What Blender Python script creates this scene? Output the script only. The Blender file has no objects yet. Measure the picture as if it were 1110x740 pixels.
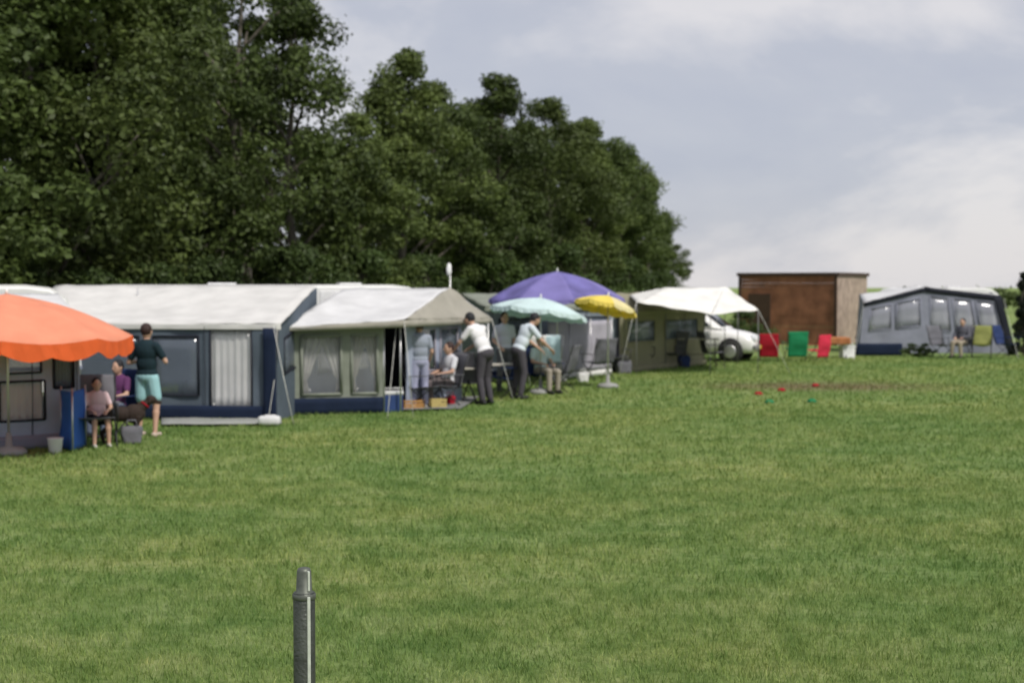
import bpy, bmesh, math, random
import numpy as np
from mathutils import Vector, Matrix, noise
R = math.radians
random.seed(7)
sc = bpy.context.scene
col = sc.collection

# ------------------------------------------------------------------ camera, world, sun, exposure
CH = 2.35                      # camera height
PITCH = R(2.303)
F = 50 / 36 * 1110             # focal length in photo pixels
cd = bpy.data.cameras.new('camera')
cam = bpy.data.objects.new('camera', cd)
col.objects.link(cam)
cam.location = (0, 0, CH)
cam.rotation_euler = (R(90) - PITCH, 0, 0)
cd.lens = 50
cd.sensor_width = 36
cd.clip_end = 2000
cd.dof.use_dof = True
cd.dof.focus_distance = 7.0
cd.dof.aperture_fstop = 2.6
sc.camera = cam

SUN_DIR = Vector((0.52, -0.56, 0)).normalized()
SUN_EL = R(52)
w = bpy.data.worlds.new('World')
sc.world = w
w.use_nodes = True
nt = w.node_tree
bg = nt.nodes['Background']
sky = nt.nodes.new('ShaderNodeTexSky')
sky.sky_type = 'NISHITA'
sky.sun_disc = False
sky.sun_elevation = SUN_EL
sky.sun_rotation = math.atan2(SUN_DIR.x, SUN_DIR.y)
tc = nt.nodes.new('ShaderNodeTexCoord')
mp = nt.nodes.new('ShaderNodeMapping')
mp.inputs['Scale'].default_value = (1.0, 1.0, 2.6)
mp.inputs['Location'].default_value = (3.1, 0.7, 1.3)
nt.links.new(tc.outputs['Generated'], mp.inputs['Vector'])
n1 = nt.nodes.new('ShaderNodeTexNoise')
n1.inputs['Scale'].default_value = 2.8
n1.inputs['Detail'].default_value = 8
n1.inputs['Roughness'].default_value = 0.56
n1.inputs['Distortion'].default_value = 0.3
nt.links.new(mp.outputs['Vector'], n1.inputs['Vector'])
cr = nt.nodes.new('ShaderNodeValToRGB')
cr.color_ramp.elements[0].position = 0.38
cr.color_ramp.elements[0].color = (3.6, 3.75, 4.45, 1)
cr.color_ramp.elements[1].position = 0.62
cr.color_ramp.elements[1].color = (5.9, 5.7, 5.8, 1)
e = cr.color_ramp.elements.new(0.50)
e.color = (4.05, 4.15, 4.7, 1)
nt.links.new(n1.outputs['Fac'], cr.inputs['Fac'])
mx = nt.nodes.new('ShaderNodeMix')
mx.data_type = 'RGBA'
mx.inputs['Factor'].default_value = 0.88
nt.links.new(sky.outputs['Color'], mx.inputs['A'])
nt.links.new(cr.outputs['Color'], mx.inputs['B'])
nt.links.new(mx.outputs['Result'], bg.inputs['Color'])
bg.inputs['Strength'].default_value = 0.1

sd = bpy.data.lights.new('sun', 'SUN')
sd.energy = 2.5
sd.angle = R(6)
sd.color = (1.0, 0.95, 0.88)
sun = bpy.data.objects.new('sun', sd)
col.objects.link(sun)
sv = Vector((SUN_DIR.x * math.cos(SUN_EL), SUN_DIR.y * math.cos(SUN_EL), math.sin(SUN_EL)))
sun.rotation_euler = sv.to_track_quat('Z', 'Y').to_euler()
sun.location = (20, -10, 30)

sc.view_settings.view_transform = 'Standard'
sc.view_settings.look = 'None'
sc.view_settings.gamma = 1
sc.view_settings.exposure = 0.40
sc.render.resolution_x = 1024
sc.render.resolution_y = 682

def ray(x, y):
    a = 370 - y
    return Vector((x - 555, F * math.cos(PITCH) + a * math.sin(PITCH), a * math.cos(PITCH) - F * math.sin(PITCH)))
def at(x, y, D):
    r = ray(x, y)
    return Vector((0, 0, CH)) + r * (D / r.y)
def G(x, y):
    r = ray(x, y)
    return Vector((0, 0, CH)) + r * (-CH / r.z)
def gx(x, D):
    p = at(x, 370, D)
    return Vector((p.x, D, 0))

# ------------------------------------------------------------------ materials
MATS = {}
def mat(name, c, rough=0.7, bump=0.0, bscale=40, metal=0.0, trans=0.0, var=0.12, vscale=3.0, spec=0.4):
    if name in MATS: return MATS[name]
    m = bpy.data.materials.new(name)
    m.use_nodes = True
    t = m.node_tree
    b = t.nodes['Principled BSDF']
    b.inputs['Roughness'].default_value = rough
    b.inputs['Metallic'].default_value = metal
    b.inputs['Specular IOR Level'].default_value = spec
    co = t.nodes.new('ShaderNodeTexCoord')
    nz = t.nodes.new('ShaderNodeTexNoise')
    nz.inputs['Scale'].default_value = vscale
    nz.inputs['Detail'].default_value = 5
    t.links.new(co.outputs['Object'], nz.inputs['Vector'])
    rp = t.nodes.new('ShaderNodeValToRGB')
    rp.color_ramp.elements[0].position = 0.3
    rp.color_ramp.elements[1].position = 0.7
    rp.color_ramp.elements[0].color = (*[max(0, v * (1 - var)) for v in c], 1)
    rp.color_ramp.elements[1].color = (*[min(1, v * (1 + var)) for v in c], 1)
    t.links.new(nz.outputs['Fac'], rp.inputs['Fac'])
    t.links.new(rp.outputs['Color'], b.inputs['Base Color'])
    if bump:
        nb = t.nodes.new('ShaderNodeTexNoise')
        nb.inputs['Scale'].default_value = bscale
        nb.inputs['Detail'].default_value = 4
        t.links.new(co.outputs['Object'], nb.inputs['Vector'])
        bp = t.nodes.new('ShaderNodeBump')
        bp.inputs['Strength'].default_value = bump
        bp.inputs['Distance'].default_value = 0.02
        t.links.new(nb.outputs['Fac'], bp.inputs['Height'])
        t.links.new(bp.outputs['Normal'], b.inputs['Normal'])
    if trans:
        tr = t.nodes.new('ShaderNodeBsdfTranslucent')
        t.links.new(rp.outputs['Color'], tr.inputs['Color'])
        ms = t.nodes.new('ShaderNodeMixShader')
        ms.inputs['Fac'].default_value = trans
        out = t.nodes['Material Output']
        t.links.new(b.outputs['BSDF'], ms.inputs[1])
        t.links.new(tr.outputs['BSDF'], ms.inputs[2])
        t.links.new(ms.outputs['Shader'], out.inputs['Surface'])
    MATS[name] = m
    return m
def cloth(name, c, trans=0.12, var=0.1):
    return mat(name, c, rough=0.85, bump=0.55, bscale=7, trans=trans, var=var, vscale=2.2, spec=0.2)
def vinyl(name='window_vinyl', c=(0.35, 0.38, 0.45), a=0.45):
    if name in MATS: return MATS[name]
    m = bpy.data.materials.new(name)
    m.use_nodes = True
    t = m.node_tree
    b = t.nodes['Principled BSDF']
    nz = t.nodes.new('ShaderNodeTexNoise'); nz.inputs['Scale'].default_value = 3
    rp = t.nodes.new('ShaderNodeValToRGB')
    rp.color_ramp.elements[0].color = (*[v * .85 for v in c], 1)
    rp.color_ramp.elements[1].color = (*c, 1)
    t.links.new(nz.outputs['Fac'], rp.inputs['Fac'])
    t.links.new(rp.outputs['Color'], b.inputs['Base Color'])
    b.inputs['Roughness'].default_value = 0.12
    b.inputs['Alpha'].default_value = a
    MATS[name] = m
    return m

WHITE = cloth('white_canvas', (0.78, 0.77, 0.74), trans=0.15)
CREAM = cloth('cream_canvas', (0.68, 0.67, 0.645), trans=0.12)
BEIGE = cloth('beige_canvas', (0.36, 0.34, 0.29), trans=0.1)
GREYROOF = cloth('light_grey_canvas', (0.66, 0.66, 0.66), trans=0.1)
BLUEGREY = cloth('blue_grey_canvas', (0.10, 0.125, 0.155), trans=0.05)
LILAC = cloth('lilac_grey_canvas', (0.42, 0.40, 0.46), trans=0.1)
PALEBLUE = cloth('pale_blue_canvas', (0.36, 0.40, 0.50), trans=0.08)
KHAKI = cloth('khaki_canvas', (0.25, 0.235, 0.16), trans=0.05)
GREENGREY = cloth('grey_green_canvas', (0.24, 0.26, 0.215), trans=0.05)
NAVY = cloth('navy_canvas', (0.010, 0.018, 0.042), trans=0.0)
TRIM = cloth('black_trim_canvas', (0.02, 0.022, 0.032), trans=0.0)
CURTAIN = cloth('white_curtain', (0.78, 0.77, 0.76), trans=0.2)
DRAPE = cloth('patterned_drape', (0.46, 0.44, 0.42), trans=0.1, var=0.4)
VINYL = vinyl(a=.3)
CLEAR = vinyl('clear_vinyl', (.55, .57, .6), .15)
VINYLD = vinyl('dark_window_vinyl', (0.16, 0.19, 0.24), 0.6)
STEEL = mat('galvanised_steel', (0.085, 0.092, 0.08), rough=0.45, metal=0.6, bump=0.3, bscale=60, vscale=9, var=.4)
ALU = mat('aluminium_pole', (0.6, 0.6, 0.6), rough=0.4, metal=0.8)
BLACKM = mat('black_metal', (0.02, 0.02, 0.022), rough=0.5)
WHITEP = mat('white_paint', (0.8, 0.8, 0.78), rough=0.3, var=0.03)
CARAVAN = mat('caravan_shell', (0.74, 0.74, 0.72), rough=0.4, var=0.05, bump=0.05, bscale=3)
RUBBER = mat('rubber', (0.02, 0.02, 0.02), rough=0.8)
GLASSD = mat('dark_glass', (0.02, 0.025, 0.03), rough=0.08, spec=0.6)
PLASTICW = mat('white_plastic', (0.75, 0.75, 0.75), rough=0.4)

# ------------------------------------------------------------------ mesh helpers
def box(bm, c, s, rz=0, bev=0.0, M=None):
    m = Matrix.Translation(Vector(c)) @ Matrix.Rotation(rz, 4, 'Z') @ Matrix.Diagonal((*s, 1))
    if M: m = M @ m
    r = bmesh.ops.create_cube(bm, size=1, matrix=m)
    if bev:
        es = list({e for v in r['verts'] for e in v.link_edges})
        bmesh.ops.bevel(bm, geom=es, offset=bev, segments=2, affect='EDGES', profile=0.6)
def tube(bm, pts, rs, n=8, caps=True):
    pts = [Vector(p) for p in pts]
    if not isinstance(rs, (list, tuple)): rs = [rs] * len(pts)
    rings = []
    prev = None
    for i, p in enumerate(pts):
        d = (pts[min(i + 1, len(pts) - 1)] - pts[max(i - 1, 0)])
        if d.length < 1e-9: d = Vector((0, 0, 1))
        d.normalize()
        ref = Vector((0, 0, 1)) if abs(d.z) < 0.95 else Vector((1, 0, 0))
        a = d.cross(ref).normalized()
        if prev is not None:
            a = (prev - d * prev.dot(d))
            a = a.normalized() if a.length > 1e-6 else d.cross(ref).normalized()
        prev = a
        b = d.cross(a)
        rings.append([bm.verts.new(p + (a * math.cos(2 * math.pi * k / n) + b * math.sin(2 * math.pi * k / n)) * rs[i]) for k in range(n)])
    for i in range(len(rings) - 1):
        for k in range(n):
            f = bm.faces.new((rings[i][k], rings[i][(k + 1) % n], rings[i + 1][(k + 1) % n], rings[i + 1][k]))
            f.smooth = True
    if caps:
        bm.faces.new(rings[0][::-1]); bm.faces.new(rings[-1])
def lathe(bm, prof, c=(0, 0, 0), n=20, M=None):
    rings = []
    for r, z in prof:
        ring = []
        for k in range(n):
            v = Vector((r * math.cos(2 * math.pi * k / n), r * math.sin(2 * math.pi * k / n), z))
            v = (M @ v) if M else v + Vector(c)
            ring.append(bm.verts.new(v))
        rings.append(ring)
    for i in range(len(rings) - 1):
        for k in range(n):
            f = bm.faces.new((rings[i][k], rings[i][(k + 1) % n], rings[i + 1][(k + 1) % n], rings[i + 1][k])); f.smooth = True
    bm.faces.new(rings[0][::-1]); bm.faces.new(rings[-1])
def surf(bm, fn, nu, nv, thick=0.004, smooth=True):
    """closed sheet with thickness from fn(u,v)"""
    P = [[Vector(fn(i / nu, j / nv)) for j in range(nv + 1)] for i in range(nu + 1)]
    def nrm(i, j):
        a = P[min(i + 1, nu)][j] - P[max(i - 1, 0)][j]
        b = P[i][min(j + 1, nv)] - P[i][max(j - 1, 0)]
        n_ = a.cross(b)
        return n_.normalized() if n_.length > 1e-9 else Vector((0, 0, 1))
    A = [[bm.verts.new(P[i][j] + nrm(i, j) * thick / 2) for j in range(nv + 1)] for i in range(nu + 1)]
    B = [[bm.verts.new(P[i][j] - nrm(i, j) * thick / 2) for j in range(nv + 1)] for i in range(nu + 1)]
    for i in range(nu):
        for j in range(nv):
            f = bm.faces.new((A[i][j], A[i + 1][j], A[i + 1][j + 1], A[i][j + 1])); f.smooth = smooth
            f = bm.faces.new((B[i][j], B[i][j + 1], B[i + 1][j + 1], B[i + 1][j])); f.smooth = smooth
    for i in range(nu):
        bm.faces.new((A[i][0], B[i][0], B[i + 1][0], A[i + 1][0]))
        bm.faces.new((A[i][nv], A[i + 1][nv], B[i + 1][nv], B[i][nv]))
    for j in range(nv):
        bm.faces.new((A[0][j], A[0][j + 1], B[0][j + 1], B[0][j]))
        bm.faces.new((A[nu][j], B[nu][j], B[nu][j + 1], A[nu][j + 1]))
def bil(p00, p10, p11, p01, u, v):
    return (p00 * (1 - u) + p10 * u) * (1 - v) + (p01 * (1 - u) + p11 * u) * v
def sheet(bm, p00, p10, p11, p01, nu=16, nv=10, sag=0.0, wr=0.012, thick=0.005, scallop=0.0):
    p = [Vector(q) for q in (p00, p10, p11, p01)]
    n_ = (p[1] - p[0]).cross(p[3] - p[0]).normalized()
    def fn(u, v):
        q = bil(*p, u, v)
        s = math.sin(math.pi * u) * math.sin(math.pi * v)
        q = q - Vector((0, 0, sag * s))
        q = q + n_ * wr * noise.noise(q * 2.3) * 2 + n_ * wr * 0.5 * noise.noise(q * 7)
        return q
    surf(bm, fn, nu, nv, thick)
def folds(bm, p0, p1, zt, zb, n=10, amp=0.025, thick=0.004, gather=0.0):
    """hanging gathered cloth between p0 and p1 from zt down to zb"""
    p0 = Vector(p0); p1 = Vector(p1)
    d = (p1 - p0).normalized(); nn = Vector((-d.y, d.x, 0))
    ph = random.random() * 6
    def fn(u, v):
        q = p0.lerp(p1, u)
        z = zt + (zb - zt) * v
        a = amp * (0.4 + 0.6 * v)
        return Vector((q.x, q.y, z)) + nn * a * (math.sin(u * n * 2 * math.pi + ph) + 0.4 * math.sin(u * n * 4.7 + v * 2))
    surf(bm, fn, n * 6, 6, thick)
def wall(bm, p0, p1, zt0, zt1, holes=(), zb=0.0, th=0.02):
    """upright wall of canvas from p0 to p1 with real openings; holes (u0,u1,v0,v1) in fractions"""
    p0 = Vector((p0[0], p0[1], 0)); p1 = Vector((p1[0], p1[1], 0))
    d = (p1 - p0).normalized(); nn = Vector((-d.y, d.x, 0)) * th / 2
    us = {0, 1}; vs = {0, 1}
    for h in holes: us |= {h[0], h[1]}; vs |= {h[2], h[3]}
    for k in range(1, 24): us.add(k / 24); vs.add(k / 24)
    us = sorted(us); vs = sorted(vs)
    def pt(u, v, s):
        q = p0.lerp(p1, u); zt = zt0 + (zt1 - zt0) * u
        z = zb + (zt - zb) * v
        q = q + nn * s
        k = noise.noise(Vector((q.x * 1.5, q.y * 1.5, z * 1.3))) * 0.035 + noise.noise(Vector((q.x * 6, q.y * 6, z * 1.6))) * 0.014
        return Vector((q.x, q.y, z)) + nn.normalized() * k
    cells = set()
    for i in range(len(us) - 1):
        for j in range(len(vs) - 1):
            uc = (us[i] + us[i + 1]) / 2; vc = (vs[j] + vs[j + 1]) / 2
            if not any(h[0] < uc < h[1] and h[2] < vc < h[3] for h in holes): cells.add((i, j))
    V = {}
    def g(i, j, s):
        if (i, j, s) not in V: V[(i, j, s)] = bm.verts.new(pt(us[i], vs[j], s))
        return V[(i, j, s)]
    for i, j in cells:
        bm.faces.new((g(i, j, -1), g(i + 1, j, -1), g(i + 1, j + 1, -1), g(i, j + 1, -1)))
        bm.faces.new((g(i, j, 1), g(i, j + 1, 1), g(i + 1, j + 1, 1), g(i + 1, j, 1)))
        for (a, b, nb) in (((i, j), (i + 1, j), (i, j - 1)), ((i + 1, j), (i + 1, j + 1), (i + 1, j)), ((i + 1, j + 1), (i, j + 1), (i, j + 1)), ((i, j + 1), (i, j), (i - 1, j))):
            if nb not in cells:
                bm.faces.new((g(*a, 1), g(*b, 1), g(*b, -1), g(*a, -1)))
def hole_pts(p0, p1, zt0, zt1, h, off=0.0, zb=0.0):
    p0 = Vector((p0[0], p0[1], 0)); p1 = Vector((p1[0], p1[1], 0))
    d = (p1 - p0).normalized(); nn = Vector((-d.y, d.x, 0)) * off
    out = []
    for u, v in ((h[0], h[2]), (h[1], h[2]), (h[1], h[3]), (h[0], h[3])):
        q = p0.lerp(p1, u) + nn
        q.z = zb + (zt0 + (zt1 - zt0) * u - zb) * v
        out.append(q)
    return out

INV = {}
def fin(name, bm, m, parent=None, world=True, smooth=False):
    """link a bmesh as one object; world=True: verts are in world space"""
    if parent is not None and world:
        bm.transform(INV[parent.name])
    bmesh.ops.recalc_face_normals(bm, faces=bm.faces)
    me = bpy.data.meshes.new(name)
    bm.to_mesh(me); bm.free()
    if smooth:
        for p in me.polygons: p.use_smooth = True
    for k in (m if isinstance(m, (list, tuple)) else [m]): me.materials.append(k)
    o = bpy.data.objects.new(name, me)
    col.objects.link(o)
    if parent is not None:
        o.parent = parent
        INV[o.name] = INV[parent.name]
    return o
def rebase(o, p):
    """move the origin of a single-mesh thing to its base"""
    p = Vector(p)
    o.data.transform(Matrix.Translation(-p)); o.location = p
def thing(name, label, cat, loc=(0, 0, 0), rz=0, group=None):
    o = bpy.data.objects.new(name, None)
    col.objects.link(o)
    o.empty_display_size = 0.3
    o.location = loc; o.rotation_euler = (0, 0, rz)
    INV[o.name] = (Matrix.Translation(Vector(loc)) @ Matrix.Rotation(rz, 4, 'Z')).inverted()
    o['label'] = label; o['category'] = cat
    if group: o['group'] = group
    return o
def tag(o, label, cat, group=None):
    o['label'] = label; o['category'] = cat
    if group: o['group'] = group
    return o
def structure(o, kind='structure'):
    o['kind'] = kind
    return o
def dup(root, loc, rz=0, label=None, group=None, scale=None):
    r = root.copy(); col.objects.link(r)
    r.location = loc; r.rotation_euler = (0, 0, rz)
    if scale: r.scale = scale
    if label: r['label'] = label
    if group: r['group'] = group
    for ch in list(root.children):
        c = ch.copy(); col.objects.link(c); c.parent = r
        for g in list(ch.children):
            d = g.copy(); col.objects.link(d); d.parent = c
    return r
B = bmesh.new

# ------------------------------------------------------------------ ground
def grass_color_nodes(t, per_blade=False):
    geo = t.nodes.new('ShaderNodeNewGeometry')
    mpn = t.nodes.new('ShaderNodeMapping'); mpn.inputs['Scale'].default_value = (0.75, 1.0, 1)
    t.links.new(geo.outputs['Position'], mpn.inputs['Vector'])
    def nz(scale, det=4, rough=0.6):
        n_ = t.nodes.new('ShaderNodeTexNoise'); n_.inputs['Scale'].default_value = scale
        n_.inputs['Detail'].default_value = det; n_.inputs['Roughness'].default_value = rough
        t.links.new(mpn.outputs['Vector'], n_.inputs['Vector']); return n_
    def ramp(src, stops):
        r_ = t.nodes.new('ShaderNodeValToRGB'); els = r_.color_ramp.elements
        els[0].position, els[0].color = stops[0][0], (*stops[0][1], 1)
        els[1].position, els[1].color = stops[-1][0], (*stops[-1][1], 1)
        for p_, c_ in stops[1:-1]:
            e_ = els.new(p_); e_.color = (*c_, 1)
        t.links.new(src, r_.inputs['Fac']); return r_
    def mix(a, b, fac, mode='MIX'):
        m_ = t.nodes.new('ShaderNodeMix'); m_.data_type = 'RGBA'; m_.blend_type = mode
        if isinstance(fac, float): m_.inputs['Factor'].default_value = fac
        else: t.links.new(fac, m_.inputs['Factor'])
        t.links.new(a, m_.inputs['A']); t.links.new(b, m_.inputs['B']); return m_.outputs['Result']
    k = 1.2
    g1 = ramp(nz(1.9, 5, .65).outputs['Fac'], [(0.36, (0.125 * k, 0.185 * k, 0.055 * k)), (0.5, (0.178 * k, 0.232 * k, 0.078 * k)), (0.64, (0.236 * k, 0.275 * k, 0.112 * k))])
    g2 = ramp(nz(0.32, 3).outputs['Fac'], [(0.36, (0.80, 0.92, 0.86)), (0.64, (1.10, 1.05, 1.02))])
    g3 = ramp(nz(7.5, 3).outputs['Fac'], [(0.35, (0.74, 0.80, 0.70)), (0.65, (1.2, 1.14, 1.2))])
    c = mix(g1.outputs['Color'], g2.outputs['Color'], 1.0, 'MULTIPLY')
    c = mix(c, g3.outputs['Color'], 1.0, 'MULTIPLY')
    # worn brownish patch of turf on the right of the field
    sub = t.nodes.new('ShaderNodeVectorMath'); sub.operation = 'SUBTRACT'
    pc = G(890, 419)
    t.links.new(geo.outputs['Position'], sub.inputs[0]); sub.inputs[1].default_value = (pc.x, pc.y, 0)
    scl = t.nodes.new('ShaderNodeVectorMath'); scl.operation = 'MULTIPLY'; scl.inputs[1].default_value = (1 / 3.4, 1 / 1.7, 0)
    t.links.new(sub.outputs[0], scl.inputs[0])
    ln = t.nodes.new('ShaderNodeVectorMath'); ln.operation = 'LENGTH'; t.links.new(scl.outputs[0], ln.inputs[0])
    ad = t.nodes.new('ShaderNodeMath'); ad.operation = 'ADD'
    nn = nz(1.1, 4); t.links.new(ln.outputs['Value'], ad.inputs[0])
    t.links.new(nn.outputs['Fac'], ad.inputs[1])
    wr_ = ramp(ad.outputs['Value'], [(0.95, (0.62, 0.62, 0.62)), (1.0, (0.5, 0.5, 0.5)), (1.0, (0, 0, 0))])
    mr = t.nodes.new('ShaderNodeMapRange'); mr.inputs['From Min'].default_value = 0.8; mr.inputs['From Max'].default_value = 1.6
    mr.inputs['To Min'].default_value = 0.85; mr.inputs['To Max'].default_value = 0.0
    t.links.new(ad.outputs['Value'], mr.inputs['Value'])
    br = t.nodes.new('ShaderNodeRGB'); br.outputs[0].default_value = (0.20, 0.155, 0.09, 1)
    c = mix(c, br.outputs[0], mr.outputs['Result'])
    return c, mix, ramp, nz
GM = bpy.data.materials.new('lawn'); GM.use_nodes = True
t = GM.node_tree
c, mix, ramp, nz = grass_color_nodes(t)
b = t.nodes['Principled BSDF']; b.inputs['Roughness'].default_value = 0.95; b.inputs['Specular IOR Level'].default_value = 0.1
t.links.new(c, b.inputs['Base Color'])
nb = nz(22, 6, .7); bp = t.nodes.new('ShaderNodeBump'); bp.inputs['Strength'].default_value = 0.8; bp.inputs['Distance'].default_value = 0.06
t.links.new(nb.outputs['Fac'], bp.inputs['Height']); t.links.new(bp.outputs['Normal'], b.inputs['Normal'])
bm = B()
bmesh.ops.create_grid(bm, x_segments=40, y_segments=40, size=900)
g = fin('grass_field', bm, GM); structure(g)

# blades of grass over the part of the field that is seen from near
BM = bpy.data.materials.new('grass_blades'); BM.use_nodes = True
t = BM.node_tree
c, mix, ramp, nz = grass_color_nodes(t)
b = t.nodes['Principled BSDF']; b.inputs['Roughness'].default_value = 0.6; b.inputs['Specular IOR Level'].default_value = 0.25
at_ = t.nodes.new('ShaderNodeAttribute'); at_.attribute_name = 'rnd'
rr = ramp(at_.outputs['Fac'], [(0, (0.85, 1.0, 0.8)), (0.6, (1.15, 1.15, 1.0)), (0.95, (1.25, 1.25, 1.05)), (1.0, (1.8, 1.6, 1.6))])
c = mix(c, rr.outputs['Color'], 1.0, 'MULTIPLY')
t.links.new(c, b.inputs['Base Color'])
tr = t.nodes.new('ShaderNodeBsdfTranslucent'); t.links.new(c, tr.inputs['Color'])
ms = t.nodes.new('ShaderNodeMixShader'); ms.inputs['Fac'].default_value = 0.35
t.links.new(b.outputs['BSDF'], ms.inputs[1]); t.links.new(tr.outputs['BSDF'], ms.inputs[2])
t.links.new(ms.outputs['Shader'], t.nodes['Material Output'].inputs['Surface'])
rng = np.random.default_rng(3)
def blades():
    P = []; S = []
    for (y0, y1, dens, hh, ww) in ((6.2, 11, 1900, 0.045, 0.0055), (11, 17, 900, 0.048, 0.0085), (17, 27, 330, 0.052, 0.014), (27, 46, 110, 0.055, 0.026)):
        xl = 0.42 * y1 + 1.0
        n_ = int(2 * xl * (y1 - y0) * dens)
        x = rng.uniform(-xl, xl, n_); y = rng.uniform(y0, y1, n_)
        k = np.abs(x) < 0.42 * y + 0.8
        x = x[k]; y = y[k]
        P.append(np.stack([x, y], 1)); S.append(np.stack([np.full(len(x), hh), np.full(len(x), ww)], 1))
    P = np.concatenate(P); S = np.concatenate(S)
    n_ = len(P)
    tuft = 0.75 + 0.35 * np.sin(P[:, 0] * 2.1 + 1.3 * np.sin(P[:, 1] * 1.7)) * np.sin(P[:, 1] * 2.6 + np.sin(P[:, 0] * 1.1))
    h = S[:, 0] * rng.uniform(0.55, 1.35, n_) * (0.65 + 0.5 * tuft)
    wd = S[:, 1] * rng.uniform(0.7, 1.3, n_)
    a = rng.uniform(0, 2 * np.pi, n_); l = rng.uniform(0, 2 * np.pi, n_); lean = rng.uniform(0.2, 1.1, n_) * h
    dx, dy = np.cos(a) * wd / 2, np.sin(a) * wd / 2
    co = np.zeros((n_, 5, 3), np.float32)
    co[:, 0] = np.stack([P[:, 0] - dx, P[:, 1] - dy, np.full(n_, -0.002)], 1)
    co[:, 1] = np.stack([P[:, 0] + dx, P[:, 1] + dy, np.full(n_, -0.002)], 1)
    mxx = P[:, 0] + np.cos(l) * lean * .3; myy = P[:, 1] + np.sin(l) * lean * .3
    co[:, 2] = np.stack([mxx + dx * .8, myy + dy * .8, h * .6], 1)
    co[:, 3] = np.stack([mxx - dx * .8, myy - dy * .8, h * .6], 1)
    co[:, 4] = np.stack([P[:, 0] + np.cos(l) * lean, P[:, 1] + np.sin(l) * lean, h], 1)
    me = bpy.data.meshes.new('lawn_grass')
    me.vertices.add(n_ * 5); me.vertices.foreach_set('co', co.ravel())
    base = (np.arange(n_) * 5)[:, None]
    quads = (base + np.array([[0, 1, 2, 3]])); tris = (base + np.array([[3, 2, 4]]))
    loops = np.concatenate([quads, tris], 1).ravel().astype(np.int32)
    me.loops.add(len(loops)); me.loops.foreach_set('vertex_index', loops)
    me.polygons.add(n_ * 2)
    ls = (np.arange(n_) * 7)[:, None] + np.array([[0, 4]])
    me.polygons.foreach_set('loop_start', ls.ravel().astype(np.int32))
    me.polygons.foreach_set('loop_total', np.tile([4, 3], n_).astype(np.int32))
    me.update(); me.validate()
    at2 = me.attributes.new('rnd', 'FLOAT', 'FACE')
    at2.data.foreach_set('value', np.repeat(rng.uniform(0, 1, n_), 2).astype(np.float32))
    me.materials.append(BM)
    o = bpy.data.objects.new('lawn_grass', me); col.objects.link(o)
    o['label'] = 'short mown green grass covering the camping field'; o['category'] = 'grass'
    structure(o, 'stuff')
blades()

# ------------------------------------------------------------------ trees
def leaf_mat(name, c, spread=0.35):
    m = bpy.data.materials.new(name); m.use_nodes = True
    t = m.node_tree; b = t.nodes['Principled BSDF']
    a = t.nodes.new('ShaderNodeAttribute'); a.attribute_name = 'rnd'
    r_ = t.nodes.new('ShaderNodeValToRGB')
    r_.color_ramp.elements[0].color = (*[v * (1 - spread) for v in c], 1)
    r_.color_ramp.elements[1].color = (c[0] * (1 + spread * 1.5), c[1] * (1 + spread * 1.2), c[2] * (1 + spread * .6), 1)
    t.links.new(a.outputs['Fac'], r_.inputs['Fac'])
    oi = t.nodes.new('ShaderNodeObjectInfo')
    hs = t.nodes.new('ShaderNodeHueSaturation')
    mr = t.nodes.new('ShaderNodeMapRange'); mr.inputs['To Min'].default_value = 0.75; mr.inputs['To Max'].default_value = 1.2
    t.links.new(oi.outputs['Random'], mr.inputs['Value']); t.links.new(mr.outputs['Result'], hs.inputs['Value'])
    t.links.new(r_.outputs['Color'], hs.inputs['Color'])
    t.links.new(hs.outputs['Color'], b.inputs['Base Color'])
    b.inputs['Roughness'].default_value = 0.55; b.inputs['Specular IOR Level'].default_value = 0.25
    tr = t.nodes.new('ShaderNodeBsdfTranslucent'); t.links.new(hs.outputs['Color'], tr.inputs['Color'])
    ms = t.nodes.new('ShaderNodeMixShader'); ms.inputs['Fac'].default_value = 0.25
    t.links.new(b.outputs['BSDF'], ms.inputs[1]); t.links.new(tr.outputs['BSDF'], ms.inputs[2])
    t.links.new(ms.outputs['Shader'], t.nodes['Material Output'].inputs['Surface'])
    return m
LEAF = leaf_mat('oak_leaves', (0.068, 0.102, 0.029))
LEAF2 = leaf_mat('alder_leaves', (0.090, 0.128, 0.037))
LEAFD = leaf_mat('conifer_needles', (0.016, 0.024, 0.016))
LEAFB = leaf_mat('shrub_leaves', (0.062, 0.10, 0.03))
BARK = mat('bark', (0.12, 0.105, 0.085), rough=0.95, bump=0.8, bscale=14, var=0.3, vscale=8)
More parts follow.
